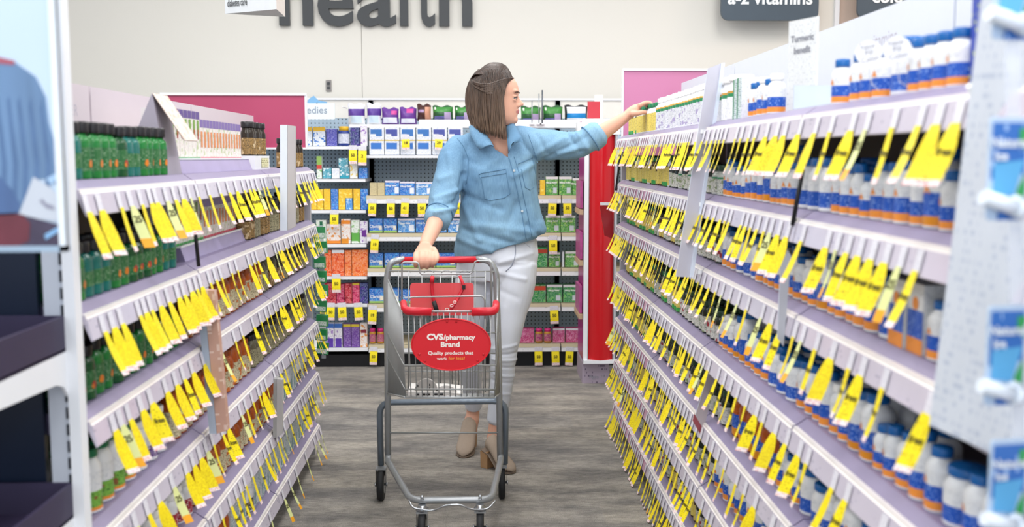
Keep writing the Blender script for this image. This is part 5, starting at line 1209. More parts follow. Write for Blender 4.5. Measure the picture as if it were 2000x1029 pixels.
OW = Vector((.03, 4.25, 0))
woman = empty('person', 'woman with brown bob in denim shirt and white jeans pushing the cart', 'person', OW)
YT = 4.25
# ---- head frame
YAWH = R(9); Fv = Vector((math.cos(YAWH), -math.sin(YAWH), 0)); Sv = Vector((-math.sin(YAWH), -math.cos(YAWH), 0)); Uv = Vector((0, 0, 1))
tip = W(1024, 208, YT-.02); HC = Vector((tip.x, tip.y, 0))-Fv*.115; HC.z = W(1000, 193, YT).z   # head centre at eye height
def HP(f, s, u): return HC+Fv*f+Sv*s+Uv*u
def head(b, m):
    # horizontal slices: u, front, back, half width, centre shift
    sl = [(-.112, .062, -.000, .028), (-.104, .075, -.022, .040), (-.090, .0815, -.040, .052), (-.074, .0850, -.058, .0600), (-.056, .0865, -.074, .0645), (-.036, .089, -.084, .067), (-.014, .0885, -.090, .0695), (.006, .0875, -.094, .0715), (.026, .092, -.097, .0735), (.046, .090, -.098, .0745), (.066, .083, -.095, .0725), (.084, .070, -.086, .066), (.100, .050, -.068, .053), (.112, .022, -.04, .033)]
    rings = []
    for u, f, bk, w_ in sl:
        c = (f+bk)/2; hl = (f-bk)/2; ring = []
        for i in range(28):
            a = 2*PI*i/28; ca, sa = math.cos(a), math.sin(a); e = 2.25
            g = (abs(ca)**e+abs(sa)**e)**(-1/e)
            # cheeks taper towards the front
            fx = ca*g*hl; wy = sa*g*w_*(1-.16*max(0, ca))
            ring.append(HP(c+fx, wy, u))
        rings.append(ring)
    ring_mesh(b, rings[::1], m)
    # nose
    rings = []
    for u, f, w_ in ((.014, .088, .006), (.003, .095, .0065), (-.008, .104, .0075), (-.018, .1125, .0095), (-.0245, .1155, .0105), (-.030, .110, .0115), (-.035, .097, .009)):
        ring = [HP(f-.022+.022*math.cos(a), w_*math.sin(a), u) for a in [2*PI*i/12 for i in range(12)]]; rings.append(ring)
    ring_mesh(b, rings, m)
    for s_ in (-1, 1): ball(b, HP(.092, s_*.0105, -.0295), (.0085, .0085, .0065), m, 10)
    # lips, chin, brow, cheekbones, orbit edges
    rotH = Matrix.Rotation(-YAWH, 3, 'Z')
    ball(b, HP(.0810, 0, -.0500), (.0150, .020, .0052), m, 12, rotH); ball(b, HP(.0790, 0, -.0590), (.0150, .017, .0056), m, 12, rotH)
    ball(b, HP(.0715, 0, -.0880), (.017, .024, .0175), m, 12, rotH)
    ball(b, HP(.078, 0, .030), (.016, .046, .011), m, 12, rotH)
    for s_ in (-1, 1):
        ball(b, HP(.0750, s_*.0290, .0072), (.0130, .0145, .0062), m, 12, rotH); ball(b, HP(.0742, s_*.0290, -.0072), (.0125, .0145, .0062), m, 12, rotH)
        ball(b, HP(-.012, s_*.071, -.012), (.016, .007, .028), m, 10, rotH)    # ears
    # neck
    limb(b, [HP(-.028, 0, -.075), HP(-.034, 0, -.12), W(972, 268, YT+.035), W(968, 292, YT+.05)], [(.048, .054), (.049, .054), (.056, .058), (.085, .065)], m, 20)
# ---- key joints
ShR = W(893, 292, 4.25); ElR = W(861, 402, 4.15); WrR = W(831, 478, 3.90); HaR = W(829, 503, 3.84)
ShL = W(1040, 274, 4.27); ElL = W(1143, 276, 4.22); WrL = W(1222, 228, 4.24); FiL = W(1271, 207, 4.24)
b = MB()
head(b, skin)
# torso under the shirt
limb(b, [W(972, 262, 4.28), W(972, 285, 4.28), W(974, 330, 4.27), W(975, 390, 4.27), W(974, 440, 4.28), W(972, 480, 4.29), W(970, 520, 4.30)], [(.06, .05), (.115, .055), (.125, .078), (.135, .085), (.125, .085), (.155, .10), (.16, .10)], skin, 24)
limb(b, [ShR+Vector((.01, .02, -.02)), W(880, 340, 4.22), ElR, W(848, 440, 4.02), WrR], [.036, .04, .036, .034, (.026, .021)], skin, 18)
limb(b, [ShL+Vector((-.01, .01, -.01)), W(1095, 276, 4.25), ElL, W(1186, 252, 4.23), WrL], [.038, .04, .039, .033, (.022, .027)], skin, 18)
# right hand (on the handle): palm over the bar, fingers down in front
hp = W(828, 507, 3.83); hy = 3.83
palm = [W(831, 480, 3.885), W(829, 492, 3.862), W(828, 500, 3.84)]
limb(b, palm, [(.027, .022), (.038, .018), (.043, .018)], skin, 16)
for i, (px, ln, top) in enumerate(((812, .9, 1), (823, 1.0, 0), (834, 1.0, 0), (845, .95, 1))):
    k0 = W(px, 493+top*2, 3.835); k1 = W(px-.5, 503+top, 3.806); k2 = W(px-.3, 514*1.0+(2 if 0 < i < 3 else 0), 3.803); k3 = W(px, 521+(2 if 0 < i < 3 else -1), 3.822)
    limb(b, [k0, k1, k2, k3], [.0105, .0104, .0096, .0085], skin, 10)
limb(b, [W(846, 486, 3.87), W(852, 497, 3.835), W(853, 506, 3.812), W(848, 514, 3.808)], [.013, .012, .0105, .0088], skin, 10)
# left hand reaching: palm then four fingers over, thumb under
pl = [WrL, W(1236, 217, 4.245), W(1247, 212, 4.24)]
limb(b, pl, [(.021, .028), (.023, .037), (.022, .038)], skin, 16)
for i, dy in enumerate((-.030, -.010, .011, .030)):
    f0 = W(1246, 209, 4.24)+Vector((0, dy, .004)); L_ = (1.0, 1.08, 1.0, .82)[i]
    f1 = W(1246+13*L_, 201.5+i*.6, 4.24)+Vector((0, dy*1.05, 0)); f2 = W(1246+22*L_, 202.5+i*.6, 4.24)+Vector((0, dy*1.0, 0)); f3 = W(1246+27.5*L_, 208+i, 4.24)+Vector((0, dy*.95, 0))
    limb(b, [f0, f1, f2, f3], [.0105, .0096, .009, .0076], skin, 10)
limb(b, [W(1234, 222, 4.205), W(1246, 221, 4.19), W(1254, 219, 4.195), W(1262, 219.5, 4.205)], [.0135, .0115, .0105, .008], skin, 10)
# legs under the jeans, ankles and feet
def leg(pts, rr): limb(b, pts, rr, skin, 16)
LL = [(1000, 520, 4.29), (990, 600, 4.26), (983, 690, 4.23), (977, 770, 4.24), (969, 825, 4.245), (966, 858, 4.245)]
RL = [(930, 520, 4.31), (921, 600, 4.33), (915, 690, 4.36), (919, 760, 4.46), (924, 800, 4.52), (921, 822, 4.51)]
leg([W(*q) for q in LL], [.065, .055, .04, .034, .031, .035])
leg([W(*q) for q in RL], [.065, .055, .04, .032, .030, .035])
# feet
An = W(966, 858, 4.245); toe = W(1001, 922, 4.13); limb(b, [An, W(962, 876, 4.255), W(975, 893, 4.21), W(992, 915, 4.145), toe], [.034, (.033, .03), (.034, .022), (.032, .014), (.018, .010)], skin, 14)
limb(b, [W(921, 822, 4.51), W(918, 840, 4.50), W(912, 862, 4.46), W(906, 882, 4.40), W(904, 888, 4.37)], [.034, (.033, .032), (.035, .022), (.03, .013), (.018, .009)], skin, 14)
body = remeshed('body', b, .0042, 2, None, [skin, skin_lip, mat('ear_shadow', 'c98f7a', .5)])
body.parent = woman; body.matrix_parent_inverse = Matrix.Translation(-OW)
for p in body.data.polygons:
    d = p.center-HC; f, s_, u = d.dot(Fv), d.dot(Sv), d.z
    if f > .081 and (s_/.021)**2+((u+.0548)/.0092)**2 < 1: p.material_index = 1
def child(o): o.parent = woman; o.matrix_parent_inverse = Matrix.Translation(-OW); return o
def kid(b, name, label=None):
    o = child(b.build(name))
    if label: o['label'] = label
    return o
# eyes, brows, lashes
for s_ in (1, -1):
    b = MB(); ball(b, HP(.0755, s_*.029, .0000), (.0115, .0125, .0060), mat('eye_white', 'b5a8a2', .3), 14)
    e = kid(b, 'eye'); b = MB(); ball(b, HP(.0850, s_*.0272, .0003), (.0036, .0066, .0056), mat('iris_brown', '3a241a', .2), 12); o = b.build('iris'); o.parent = e
    b = MB(); pts = [HP(.081-.0010*abs(i-2)**2+.004, s_*(.0155+.0062*i), .0075+.0015*math.sin(i)) for i in range(5)]
    b.tube([HP(.0868, s_*.0205, .0035), HP(.0885, s_*.025, .0052), HP(.0855, s_*.034, .0050), HP(.0775, s_*.0425, .001)], [.001, .0026, .0032, .0018], mat('lash_dark', '3a2822', .6), 6); kid(b, 'eyelash')
    b = MB(); b.tube([HP(.0900, s_*.0195, .0235), HP(.0925, s_*.024, .0258), HP(.088, s_*.034, .0265), HP(.0795, s_*.044, .021)], [.0014, .0030, .0028, .0012], mat('brow_brown', '4a3328', .8), 6, flat=.6); kid(b, 'eyebrow')
# ---- shirt
b = MB()
S = [(262, 952, 992, .05), (270, 925, 1018, .058), (280, 898, 1042, .072), (300, 893, 1050, .095), (330, 893, 1050, .108), (360, 897, 1050, .112), (400, 899, 1056, .112), (430, 897, 1062, .116), (455, 890, 1068, .122), (472, 887, 1066, .122), (486, 888, 1052, .116)]
def shirt_x(py, x0, x1, ry): return py, x0, x1, ry
rings = []
for py, x0, x1, ry in S:
    a = W(x0, py, YT); c = W(x1, py, YT); cx = (a.x+c.x)/2; hw = (c.x-a.x)/2; ring = []
    for i in range(40):
        q = 2*PI*i/40; ca, sa = math.cos(q), math.sin(q); e = 2.5; g = (abs(ca)**e+abs(sa)**e)**(-1/e)
        # hem slopes: lower at picture left, higher towards the reaching side
        dz = 0
        if py >= 455: dz = .052*ca*((py-440)/46)
        bust = .022*math.exp(-((py-345)/30)**2)*max(0, -sa)*math.exp(-((abs(ca)-.42)/.28)**2)
        ring.append(Vector((cx+ca*g*hw, 4.285+sa*g*ry-bust, a.z+dz)))
    rings.append(ring)
ring_mesh(b, rings, denim)
# yoke over both shoulders
limb(b, [W(975, 272, 4.29), W(1010, 269, 4.285), W(1045, 276, 4.28)], [.05, .054, .058], denim, 20)
limb(b, [W(962, 276, 4.29), W(925, 281, 4.285), W(897, 294, 4.28)], [.05, .054, .05], denim, 20)
# sleeves
limb(b, [W(905, 285, 4.28), W(888, 305, 4.26), W(879, 345, 4.22), W(869, 385, 4.17), W(864, 405, 4.13), W(858, 420, 4.085)], [.06, .066, .066, .066, .060, .052], denim, 24)
limb(b, [W(1030, 278, 4.28), W(1052, 283, 4.27), W(1090, 284, 4.25), W(1125, 283, 4.23), W(1148, 273, 4.22), W(1160, 267, 4.22)], [.06, .070, .061, .058, .052, .050], denim, 24)
# rolled cuffs
ca_, cb_ = W(858, 418, 4.09), W(853, 431, 4.055); limb(b, [ca_, cb_], [.056, .056], denim, 24)
ca2, cb2 = W(1153, 271, 4.22), W(1168, 260, 4.222); limb(b, [ca2, cb2], [.060, .058], denim, 24)
creases = []
def fold(p0, p1, amp, w_): creases.append((Vector(p0), Vector(p1), amp, w_))
R2 = random.Random(5)
# sleeve folds, waist folds and pull lines from the armpits
for (a, c, am, wd) in [((1050, 300), (1120, 262), .006, .012), ((1065, 312), (1145, 268), -.007, .011), ((1090, 300), (1150, 285), .007, .010), ((1110, 262), (1135, 296), -.006, .010), ((1050, 262), (1070, 300), -.005, .010), ((1128, 258), (1150, 292), .006, .009),
  ((875, 300), (890, 372), .005, .012), ((850, 388), (895, 372), .008, .010), ((848, 402), (893, 392), -.009, .010), ((852, 412), (888, 405), .008, .009), ((905, 340), (893, 400), -.010, .012), ((858, 352), (882, 342), .005, .012),
  ((905, 450), (1000, 475), -.008, .014), ((895, 468), (960, 492), .007, .014), ((930, 440), (1050, 455), .006, .016), ((1030, 440), (1062, 468), -.008, .012), ((905, 400), (935, 470), .007, .016), ((1040, 330), (1055, 430), -.004, .014),
  ((985, 300), (930, 345), .004, .02), ((960, 400), (940, 470), .006, .016), ((1010, 395), (990, 450), -.005, .015), ((1046, 310), (1010, 330), -.006, .014), ((902, 380), (980, 410), -.005, .014), ((1000, 345), (1045, 320), .005, .014), ((908, 310), (955, 330), -.004, .014)]:
    fold(W(*a, YT-.1), W(*c, YT-.1), am, wd)
def shirt_disp(co):
    d = 0
    for p0, p1, am, wd in creases:
        ab = Vector((p1.x-p0.x, 0, p1.z-p0.z)); ap = Vector((co.x-p0.x, 0, co.z-p0.z)); t = ap.dot(ab)/ab.length_squared
        if -.25 < t < 1.25:
            tt = min(1, max(0, t)); q = ap-ab*tt; x = q.length/wd
            if x < 3: d += am*math.exp(-x*x)*(1 if 0 < t < 1 else max(0, 1-(abs(t-.5)-.5)*4))
    n = noise.noise(Vector((co.x*9, co.y*9, co.z*9)))*.004+noise.noise(Vector((co.x*24+5, co.y*24, co.z*24)))*.0022
    return (d*1.15 if co.y < 4.3 else 0)+n
shirt = remeshed('denim_shirt', b, .0055, 3, None, [denim, denim_dk], disp=shirt_disp); child(shirt)
sh_bvh = BVHTree.FromPolygons([v.co for v in shirt.data.vertices], [tuple(p.vertices) for p in shirt.data.polygons])
CAMP = Vector((0, 0, CAM_H))
def onto(px, py, off=.003, bvh=None):
    d = (W(px, py, 4.0)-CAMP).normalized(); h = (bvh or sh_bvh).ray_cast(CAMP, d)
    if h[0] is None: return W(px, py, 4.16)
    return h[0]-d*off
# open neckline: cut the front of the shirt inside the V
import bmesh
V = [W(q[0], q[1], 4.2) for q in ((948, 250), (994, 250), (998, 272), (992, 307), (966, 291))]
def inV(x, z):
    c = False; n = len(V)
    for i in range(n):
        a, c_ = V[i], V[(i+1) % n]
        if (a.z > z) != (c_.z > z) and x < (c_.x-a.x)*(z-a.z)/(c_.z-a.z)+a.x: c = not c
    return c
bm = bmesh.new(); bm.from_mesh(shirt.data)
kill = [f for f in bm.faces if f.calc_center_median().y < 4.30 and inV(f.calc_center_median().x*4.2/f.calc_center_median().y, CAM_H+(f.calc_center_median().z-CAM_H)*4.2/f.calc_center_median().y)]
bmesh.ops.delete(bm, geom=kill, context='FACES'); bm.to_mesh(shirt.data); bm.free()
# skin of the upper chest following the neckline
b = MB(); limb(b, [W(972, 252, 4.25), W(975, 275, 4.255), W(980, 300, 4.255), W(985, 325, 4.255)], [(.055, .045), (.07, .045), (.075, .048), (.07, .045)], skin, 24); ch = remeshed('upper_chest', b, .006, 4, None, [skin]); child(ch)
def strip(name, poly_px, m, off=.004, th=.0025, label=None, ext=None):
    pts = [onto(x, y, off) for x, y in poly_px] if ext is None else ext
    b = MB(); n = len(pts); k = len(b.v); c = sum(pts, Vector())/n; d = (c-CAMP).normalized()*th
    b.v += [tuple(p) for p in pts]+[tuple(p+d) for p in pts]
    b.face(range(k, k+n), m); b.face([k+n+i for i in range(n)][::-1], m)
    for i in range(n): j = (i+1) % n; b.face((k+j, k+i, k+n+i, k+n+j), m)
    return kid(b, name, label)
def C3(pts): return [W(x, y, Y) for x, y, Y in pts]
def fan(name, outer, inner, m, th=.004):
    """curved two-edged flap between two point rows"""
    b = MB(); n = len(outer); k = len(b.v); nm_ = 4
    rows = []
    for t in range(nm_+1):
        u = t/nm_; rows.append([outer[i].lerp(inner[i], u)+Vector((0, -.008*math.sin(PI*u), .003*math.sin(PI*u))) for i in range(n)])
    for r_ in rows: b.v += [tuple(p) for p in r_]
    for t in range(nm_):
        for i in range(n-1): b.face((k+t*n+i, k+t*n+i+1, k+(t+1)*n+i+1, k+(t+1)*n+i), m, None, True)
    o = kid(b, name); md = o.modifiers.new('s', 'SOLIDIFY'); md.thickness = th; return o
# collar flaps
fan('collar', C3([(915, 247, 4.22), (920, 265, 4.185), (929, 284, 4.165), (937, 293, 4.155), (957, 283, 4.15)]), C3([(938, 240, 4.24), (946, 254, 4.20), (954, 268, 4.175), (960, 277, 4.16), (965, 286, 4.15)]), denim)
fan('collar', C3([(1004, 243, 4.22), (1012, 256, 4.19), (1018, 268, 4.165), (1021, 278, 4.14), (1004, 276, 4.13)]), C3([(988, 246, 4.23), (990, 256, 4.20), (991, 268, 4.175), (992, 280, 4.14), (994, 300, 4.13)]), denim_dk)
# placket, seams, pockets, buttons
def seam(name, pts, r_, m, off=.0015, closed=False):
    P = []
    for (a, c) in zip(pts, pts[1:]):
        n = max(1, int(math.hypot(a[0]-c[0], a[1]-c[1])/6))
        for i in range(n): u = i/n; P.append(onto(a[0]*(1-u)+c[0]*u, a[1]*(1-u)+c[1]*u, off))
    P.append(onto(*pts[-1], off)); b = MB(); b.tube(P, r_, m, 6, flat=.6); return kid(b, name)
seam('placket_seam', [(994, 308), (1002, 335), (1012, 380), (1020, 420), (1028, 468)], .0018, denim_dk)
seam('placket_seam', [(1004, 306), (1013, 335), (1022, 380), (1031, 420), (1039, 464)], .0018, denim_dk)
seam('pocket_seam', [(935, 341), (940, 338), (988, 330), (990, 345), (996, 378), (985, 386), (958, 391), (947, 388), (940, 350), (935, 341)], .0016, denim_dk)
seam('pocket_seam', [(940, 346), (989, 338)], .0013, denim_dk)
seam('pocket_seam', [(1012, 320), (1040, 308), (1047, 345), (1048, 362), (1035, 371), (1026, 366), (1018, 330)], .0016, denim_dk)
seam('shoulder_seam', [(893, 270), (905, 285), (915, 310), (914, 340), (910, 360)], .0016, denim_dk); seam('shoulder_seam', [(1032, 262), (1040, 285), (1046, 305), (1050, 318)], .0016, denim_dk)
for (x, y) in ((1004, 333), (1020, 412)):
    p = onto(x, y, .003); b = MB(); b.tube([p, p+(p-CAMP).normalized()*-.003], .0052, mat('shirt_button', 'b9c3c8', .3), 12); kid(b, 'button')
# cuff folds
for a, c, r_ in ((ca_, cb_, .0575), (ca2, cb2, .0605)):
    d = (c-a).normalized(); e1 = d.orthogonal().normalized(); e2 = d.cross(e1); b = MB(); o_ = a.lerp(c, .0)
    b.tube([o_+(e1*math.cos(2*PI*i/24)+e2*math.sin(2*PI*i/24))*r_ for i in range(24)], .0028, denim_dk, 6, closed=True); kid(b, 'sleeve_cuff')
# ---- jeans
b = MB(); rings = []
for py, x0, x1, ry in ((455, 905, 1046, .10), (475, 896, 1050, .115), (500, 892, 1052, .125), (525, 893, 1048, .122), (548, 894, 1042, .11)):
    a = W(x0, py, YT+.02); c = W(x1, py, YT+.02); cx = (a.x+c.x)/2; hw = (c.x-a.x)/2
    rings.append([Vector((cx+math.cos(2*PI*i/32)*hw, 4.30+math.sin(2*PI*i/32)*ry, a.z)) for i in range(32)])
ring_mesh(b, rings, jeans)
def px2r(px, Y): return px*Y/FPX
l1 = [(1004, 515, 4.29, 46), (1001, 560, 4.275, 44), (993, 600, 4.26, 40), (988, 640, 4.24, 34), (983, 690, 4.225, 27.5), (981, 735, 4.23, 24), (976, 780, 4.24, 22), (969, 822, 4.245, 18.5)]
limb(b, [W(x, y, Y) for x, y, Y, r_ in l1], [(px2r(r_, Y), px2r(r_, Y)*1.05) for x, y, Y, r_ in l1], jeans, 24)
l2 = [(932, 515, 4.31, 40), (926, 560, 4.32, 38), (922, 600, 4.33, 36), (919, 640, 4.345, 31), (917, 690, 4.36, 26), (920, 735, 4.43, 22), (923, 770, 4.49, 19), (925, 793, 4.52, 17)]
limb(b, [W(x, y, Y) for x, y, Y, r_ in l2], [(px2r(r_, Y), px2r(r_, Y)*1.05) for x, y, Y, r_ in l2], jeans, 24)
jf = []
for (a, c, am, wd) in [((975, 512), (1040, 495), .005, .01), ((968, 520), (1035, 515), -.005, .01), ((965, 530), (1025, 545), .005, .010), ((965, 515), (950, 560), -.006, .010), ((962, 560), (1010, 580), -.003, .012), ((962, 680), (1008, 672), .004, .006), ((960, 690), (1008, 688), -.005, .005), ((962, 700), (1008, 702), .005, .005), ((962, 712), (1006, 717), -.004, .005), ((965, 730), (1005, 735), .004, .005), ((960, 742), (1003, 748), -.003, .005), ((955, 765), (995, 770), .003, .006), ((985, 600), (975, 680), .003, .012), ((955, 575), (960, 660), -.004, .010)]:
    jf.append((W(*a, YT-.05), W(*c, YT-.05), am, wd))
def jean_disp(co):
    d = 0
    for p0, p1, am, wd in jf:
        ab = Vector((p1.x-p0.x, 0, p1.z-p0.z)); ap = Vector((co.x-p0.x, 0, co.z-p0.z)); t = min(1, max(0, ap.dot(ab)/ab.length_squared)); x = (ap-ab*t).length/wd
        if x < 3: d += am*math.exp(-x*x)
    return (d if co.y < 4.3 else 0)+noise.noise(Vector((co.x*14, co.y*14, co.z*14)))*.0022
jn = remeshed('white_jeans', b, .0055, 2, None, [jeans], disp=jean_disp); child(jn)
jb = BVHTree.FromPolygons([v.co for v in jn.data.vertices], [tuple(p.vertices) for p in jn.data.polygons])
b = MB(); b.tube([onto(x, y, .001, jb) for x, y in ((1006, 478), (1007, 490), (1005, 505), (999, 520), (988, 530))], .0018, mat('jeans_seam', '8a90a4', .8), 6, flat=.6); kid(b, 'fly_seam')
b = MB(); b.tube([onto(x, y, .001, jb) for x, y in ((1024, 474), (1034, 482), (1046, 484))], .0012, mat('jeans_seam2', 'b3b8c6', .8), 6, flat=.6); kid(b, 'pocket_seam')
# ---- mules: upper, sole, block heel
def shoe(Ank, Hl, Toe, Mid, name, open_heel=True, hh=.075):
    g = child(empty(name, None, None)); g.matrix_parent_inverse = Matrix.Translation(-OW); g['label'] = 'taupe suede mule with a tan block heel'
    ax = (Toe-Hl); ax.z = 0; L_ = ax.length; ax.normalize(); sd = Vector((-ax.y, ax.x, 0))
    def Q(f, s_, z): return Vector((Hl.x, Hl.y, 0))+ax*f*L_+sd*s_+Vector((0, 0, z))
    # upper: slices along the foot
    rings = []
    for f, w_, zb, zt in ((.16, .031, .078, .138), (.27, .034, .070, .150), (.42, .037, .046, .122), (.58, .041, .022, .082), (.74, .042, .012, .058), (.88, .034, .009, .042), (.97, .019, .008, .028), (1.0, .008, .008, .019)):
        zc = (zb+zt)/2; hz = (zt-zb)/2; rings.append([Q(f, w_*math.cos(a)*(1 if math.sin(a) > 0 else 1), zc+hz*math.sin(a)*(1 if math.sin(a) > 0 else .9)) for a in [2*PI*i/20 for i in range(20)]])
    b = MB(); ring_mesh(b, rings, suede); o = b.build('shoe_upper'); o.parent = g
    b = MB(); rings = []
    for f, w_, z in ((-.02, .024, .078), (.06, .030, .076), (.26, .031, .064), (.45, .036, .036), (.62, .041, .010), (.8, .041, .003), (.93, .028, .003), (1.01, .010, .003)):
        rings.append([Q(f, w_*c_, z+dz) for c_, dz in ((-1, 0), (1, 0), (1, .004), (-1, .004))])
    ring_mesh(b, rings, sole); o = b.build('shoe_sole'); o.parent = g
    b = MB(); rings = []
    for z, s_ in ((.001, .9), (.03, .92), (.074, 1.0)):
        rings.append([Q(f, w_*s_, z) for f, w_ in ((-.02, -.027), (.24*s_, -.029), (.24*s_, .029), (-.02, .027))])
    ring_mesh(b, rings, heelm); o = b.build('shoe_heel'); o.parent = g
    for p in o.data.polygons: p.use_smooth = False
    return g
Hl = W(947, 905, 4.225); Toe_ = W(1004, 927, 4.115); Hl.z = 0; Toe_.z = 0
shoe(None, Hl, Toe_, None, 'mule')
Hl = W(925, 870, 4.53); Toe_ = W(904, 895, 4.335)
shoe(None, Vector((W(921, 860, 4.54).x, 4.54, 0)), Vector((W(904, 893, 4.34).x, 4.34, 0)), None, 'mule')

# ---- hair: a layered bob, the top swept back to a small knot
def hair_mat():
    m = mat('hair_brown', '4a382f', .36, var=.3, vscale=1); nt = m.node_tree; N = nt.nodes; L = nt.links; bs = N['Principled BSDF']
    tc = N.new('ShaderNodeTexCoord'); mp = N.new('ShaderNodeMapping'); mp.inputs['Scale'].default_value = (1, 1, .03); L.new(tc.outputs['Object'], mp.inputs[0])
    n = N.new('ShaderNodeTexNoise'); n.inputs['Scale'].default_value = 230; n.inputs['Detail'].default_value = 3; L.new(mp.outputs[0], n.inputs[0])
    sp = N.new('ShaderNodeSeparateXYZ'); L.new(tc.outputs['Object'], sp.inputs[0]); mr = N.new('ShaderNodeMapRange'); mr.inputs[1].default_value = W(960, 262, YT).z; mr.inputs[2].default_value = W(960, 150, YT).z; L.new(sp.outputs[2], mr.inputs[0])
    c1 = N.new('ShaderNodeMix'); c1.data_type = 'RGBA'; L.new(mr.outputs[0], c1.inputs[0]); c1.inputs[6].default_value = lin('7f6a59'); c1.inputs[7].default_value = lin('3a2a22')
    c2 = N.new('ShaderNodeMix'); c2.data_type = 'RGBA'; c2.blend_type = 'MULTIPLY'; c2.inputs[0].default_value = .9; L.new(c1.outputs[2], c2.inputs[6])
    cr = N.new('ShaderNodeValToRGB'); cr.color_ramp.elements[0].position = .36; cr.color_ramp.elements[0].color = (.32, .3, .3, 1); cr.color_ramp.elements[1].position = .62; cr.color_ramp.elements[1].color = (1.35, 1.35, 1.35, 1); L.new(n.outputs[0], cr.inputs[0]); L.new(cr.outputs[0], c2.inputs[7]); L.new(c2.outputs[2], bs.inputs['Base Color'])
    bp = N.new('ShaderNodeBump'); bp.inputs['Strength'].default_value = .6; bp.inputs['Distance'].default_value = .003; L.new(n.outputs[0], bp.inputs['Height']); L.new(bp.outputs[0], bs.inputs['Normal'])
    return m
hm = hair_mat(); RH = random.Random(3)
b = MB()
CU = -.002   # centre of the hair dome
def dome_pt(ph, th, k=1.0):
    """ph: 0 face, 90 near side, 180 back; th: angle from the crown"""
    c, s_ = math.cos(ph), math.sin(ph); rf = .082 if c > 0 else .124; x = rf*c*math.sin(th)*k-.006; y = .098*s_*math.sin(th)*k; z = CU+.148*math.cos(th)*(k*.5+.5)
    return x, y, z
def hang(ph, k, th0, jit):
    a = abs(((ph+PI) % (2*PI))-PI)     # 0 front .. pi back
    back = max(0, min(1, (a-R(60))/R(120)))
    uend = (-.170*(1-back)-.112*back)+RH.uniform(-.006, .003)
    pts = []; n = 6; sg = 1 if ph < PI else -1; fr = max(0, 1-(a-R(56))/R(34))
    for i in range(n+1):
        th = th0+(PI/2-th0)*i/n; x, y, z = dome_pt(ph-sg*fr*R(26)*(1-i/n), th, k); pts.append((x, y, z))
    x0, y0, z0 = pts[-1]; m_ = 7
    for i in range(1, m_+1):
        u = i/m_; z = z0+(uend-z0)*u; inn = 1-.03*u-(.20*u*u*back); fl = .006*math.sin(u*2.4)
        px_ = x0*inn+jit*u*.006+(.010*u*(1-back)); py_ = y0*(inn+.02*math.sin(PI*u)); pts.append((px_, py_, z))
    return pts
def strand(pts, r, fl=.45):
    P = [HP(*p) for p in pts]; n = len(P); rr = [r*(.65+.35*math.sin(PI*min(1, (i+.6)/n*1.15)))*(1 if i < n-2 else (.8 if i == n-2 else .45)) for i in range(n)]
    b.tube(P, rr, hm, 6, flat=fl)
# inner cap
rings = []
for th in [R(q) for q in (4, 18, 34, 50, 66, 80, 92, 105)]:
    rings.append([HP(*dome_pt(R(62)+(R(296))*i/35 if th > R(58) else 2*PI*i/36, th, .88)) for i in range(36)])
cap = rings
kk = len(b.v)
for r_ in rings: b.v += [tuple(p) for p in r_]
for j in range(len(rings)-1):
    for i in range(36):
        if th and j >= 4 and i == 35: continue
        i2 = (i+1) % 36; b.face((kk+j*36+i, kk+j*36+i2, kk+(j+1)*36+i2, kk+(j+1)*36+i), hm, None, True)
for layer, (k, n_) in enumerate(((.92, 90), (.975, 150), (1.01, 170))):
    for i in range(n_):
        f = (i+RH.random()*.8)/n_; ph = R(57)+f*R(246)
        strand(hang(ph, k+RH.uniform(-.02, .02), R(34+RH.random()*12), RH.uniform(-1, 1)), (.0068, .0054, .0040)[layer]+RH.random()*.0016)
# swept-back top
knot = (-.104, .045, .080)
for i in range(110):
    v = i/109; side = -1+2*v; ph = side*R(70)+RH.uniform(-.05, .05); th = R(56)-abs(side)*R(-6)
    x, y, z = dome_pt(ph, th, .98); x = min(x, .078); lift = .018*(1-abs(side)*.6)
    p0 = Vector((x+.006, y, z-.002)); p1 = Vector((x*.55+.0, y*.9, .118-.030*abs(side)+lift)); p2 = Vector((-.03, y*.75+.01*v, .136-.045*abs(side)**1.5+lift*.5)); p3 = Vector(knot)+Vector((.02, y*.22, .018)); p4 = Vector(knot)
    ctrl = [p0, p1, p2, p3, p4]; pts = []
    for s_ in range(4):
        A = ctrl[max(0, s_-1)]; B = ctrl[s_]; C = ctrl[s_+1]; D = ctrl[min(4, s_+2)]
        for q in range(4):
            t = q/4; pts.append(tuple(.5*((2*B)+(C-A)*t+(2*A-5*B+4*C-D)*t*t+(-A+3*B-3*C+D)*t**3)))
    pts.append(tuple(p4)); strand(pts, .0046, .5)
# lower twist along the near side towards the knot
for j in range(22):
    o_ = j*.0021+RH.uniform(-.002, .002); ctrl = [Vector((.074-.5*o_, .034+o_*.45, .082-o_*.35)), Vector((.038, .078+o_*.1, .072-o_*.9)), Vector((-.02, .1015, .052-o_*.85)), Vector((-.075+RH.uniform(-.01, .01), .085+RH.uniform(-.003, .004), .060-o_*.45)), Vector(knot)+Vector((.004, .01, -.002-o_*.1))]; pts = []
    for s_ in range(4):
        A = ctrl[max(0, s_-1)]; B = ctrl[s_]; C = ctrl[s_+1]; D = ctrl[min(4, s_+2)]
        for q in range(4):
            t = q/4; pts.append(tuple(.5*((2*B)+(C-A)*t+(2*A-5*B+4*C-D)*t*t+(-A+3*B-3*C+D)*t**3)))
    pts.append(tuple(ctrl[4])); strand(pts, .0040)
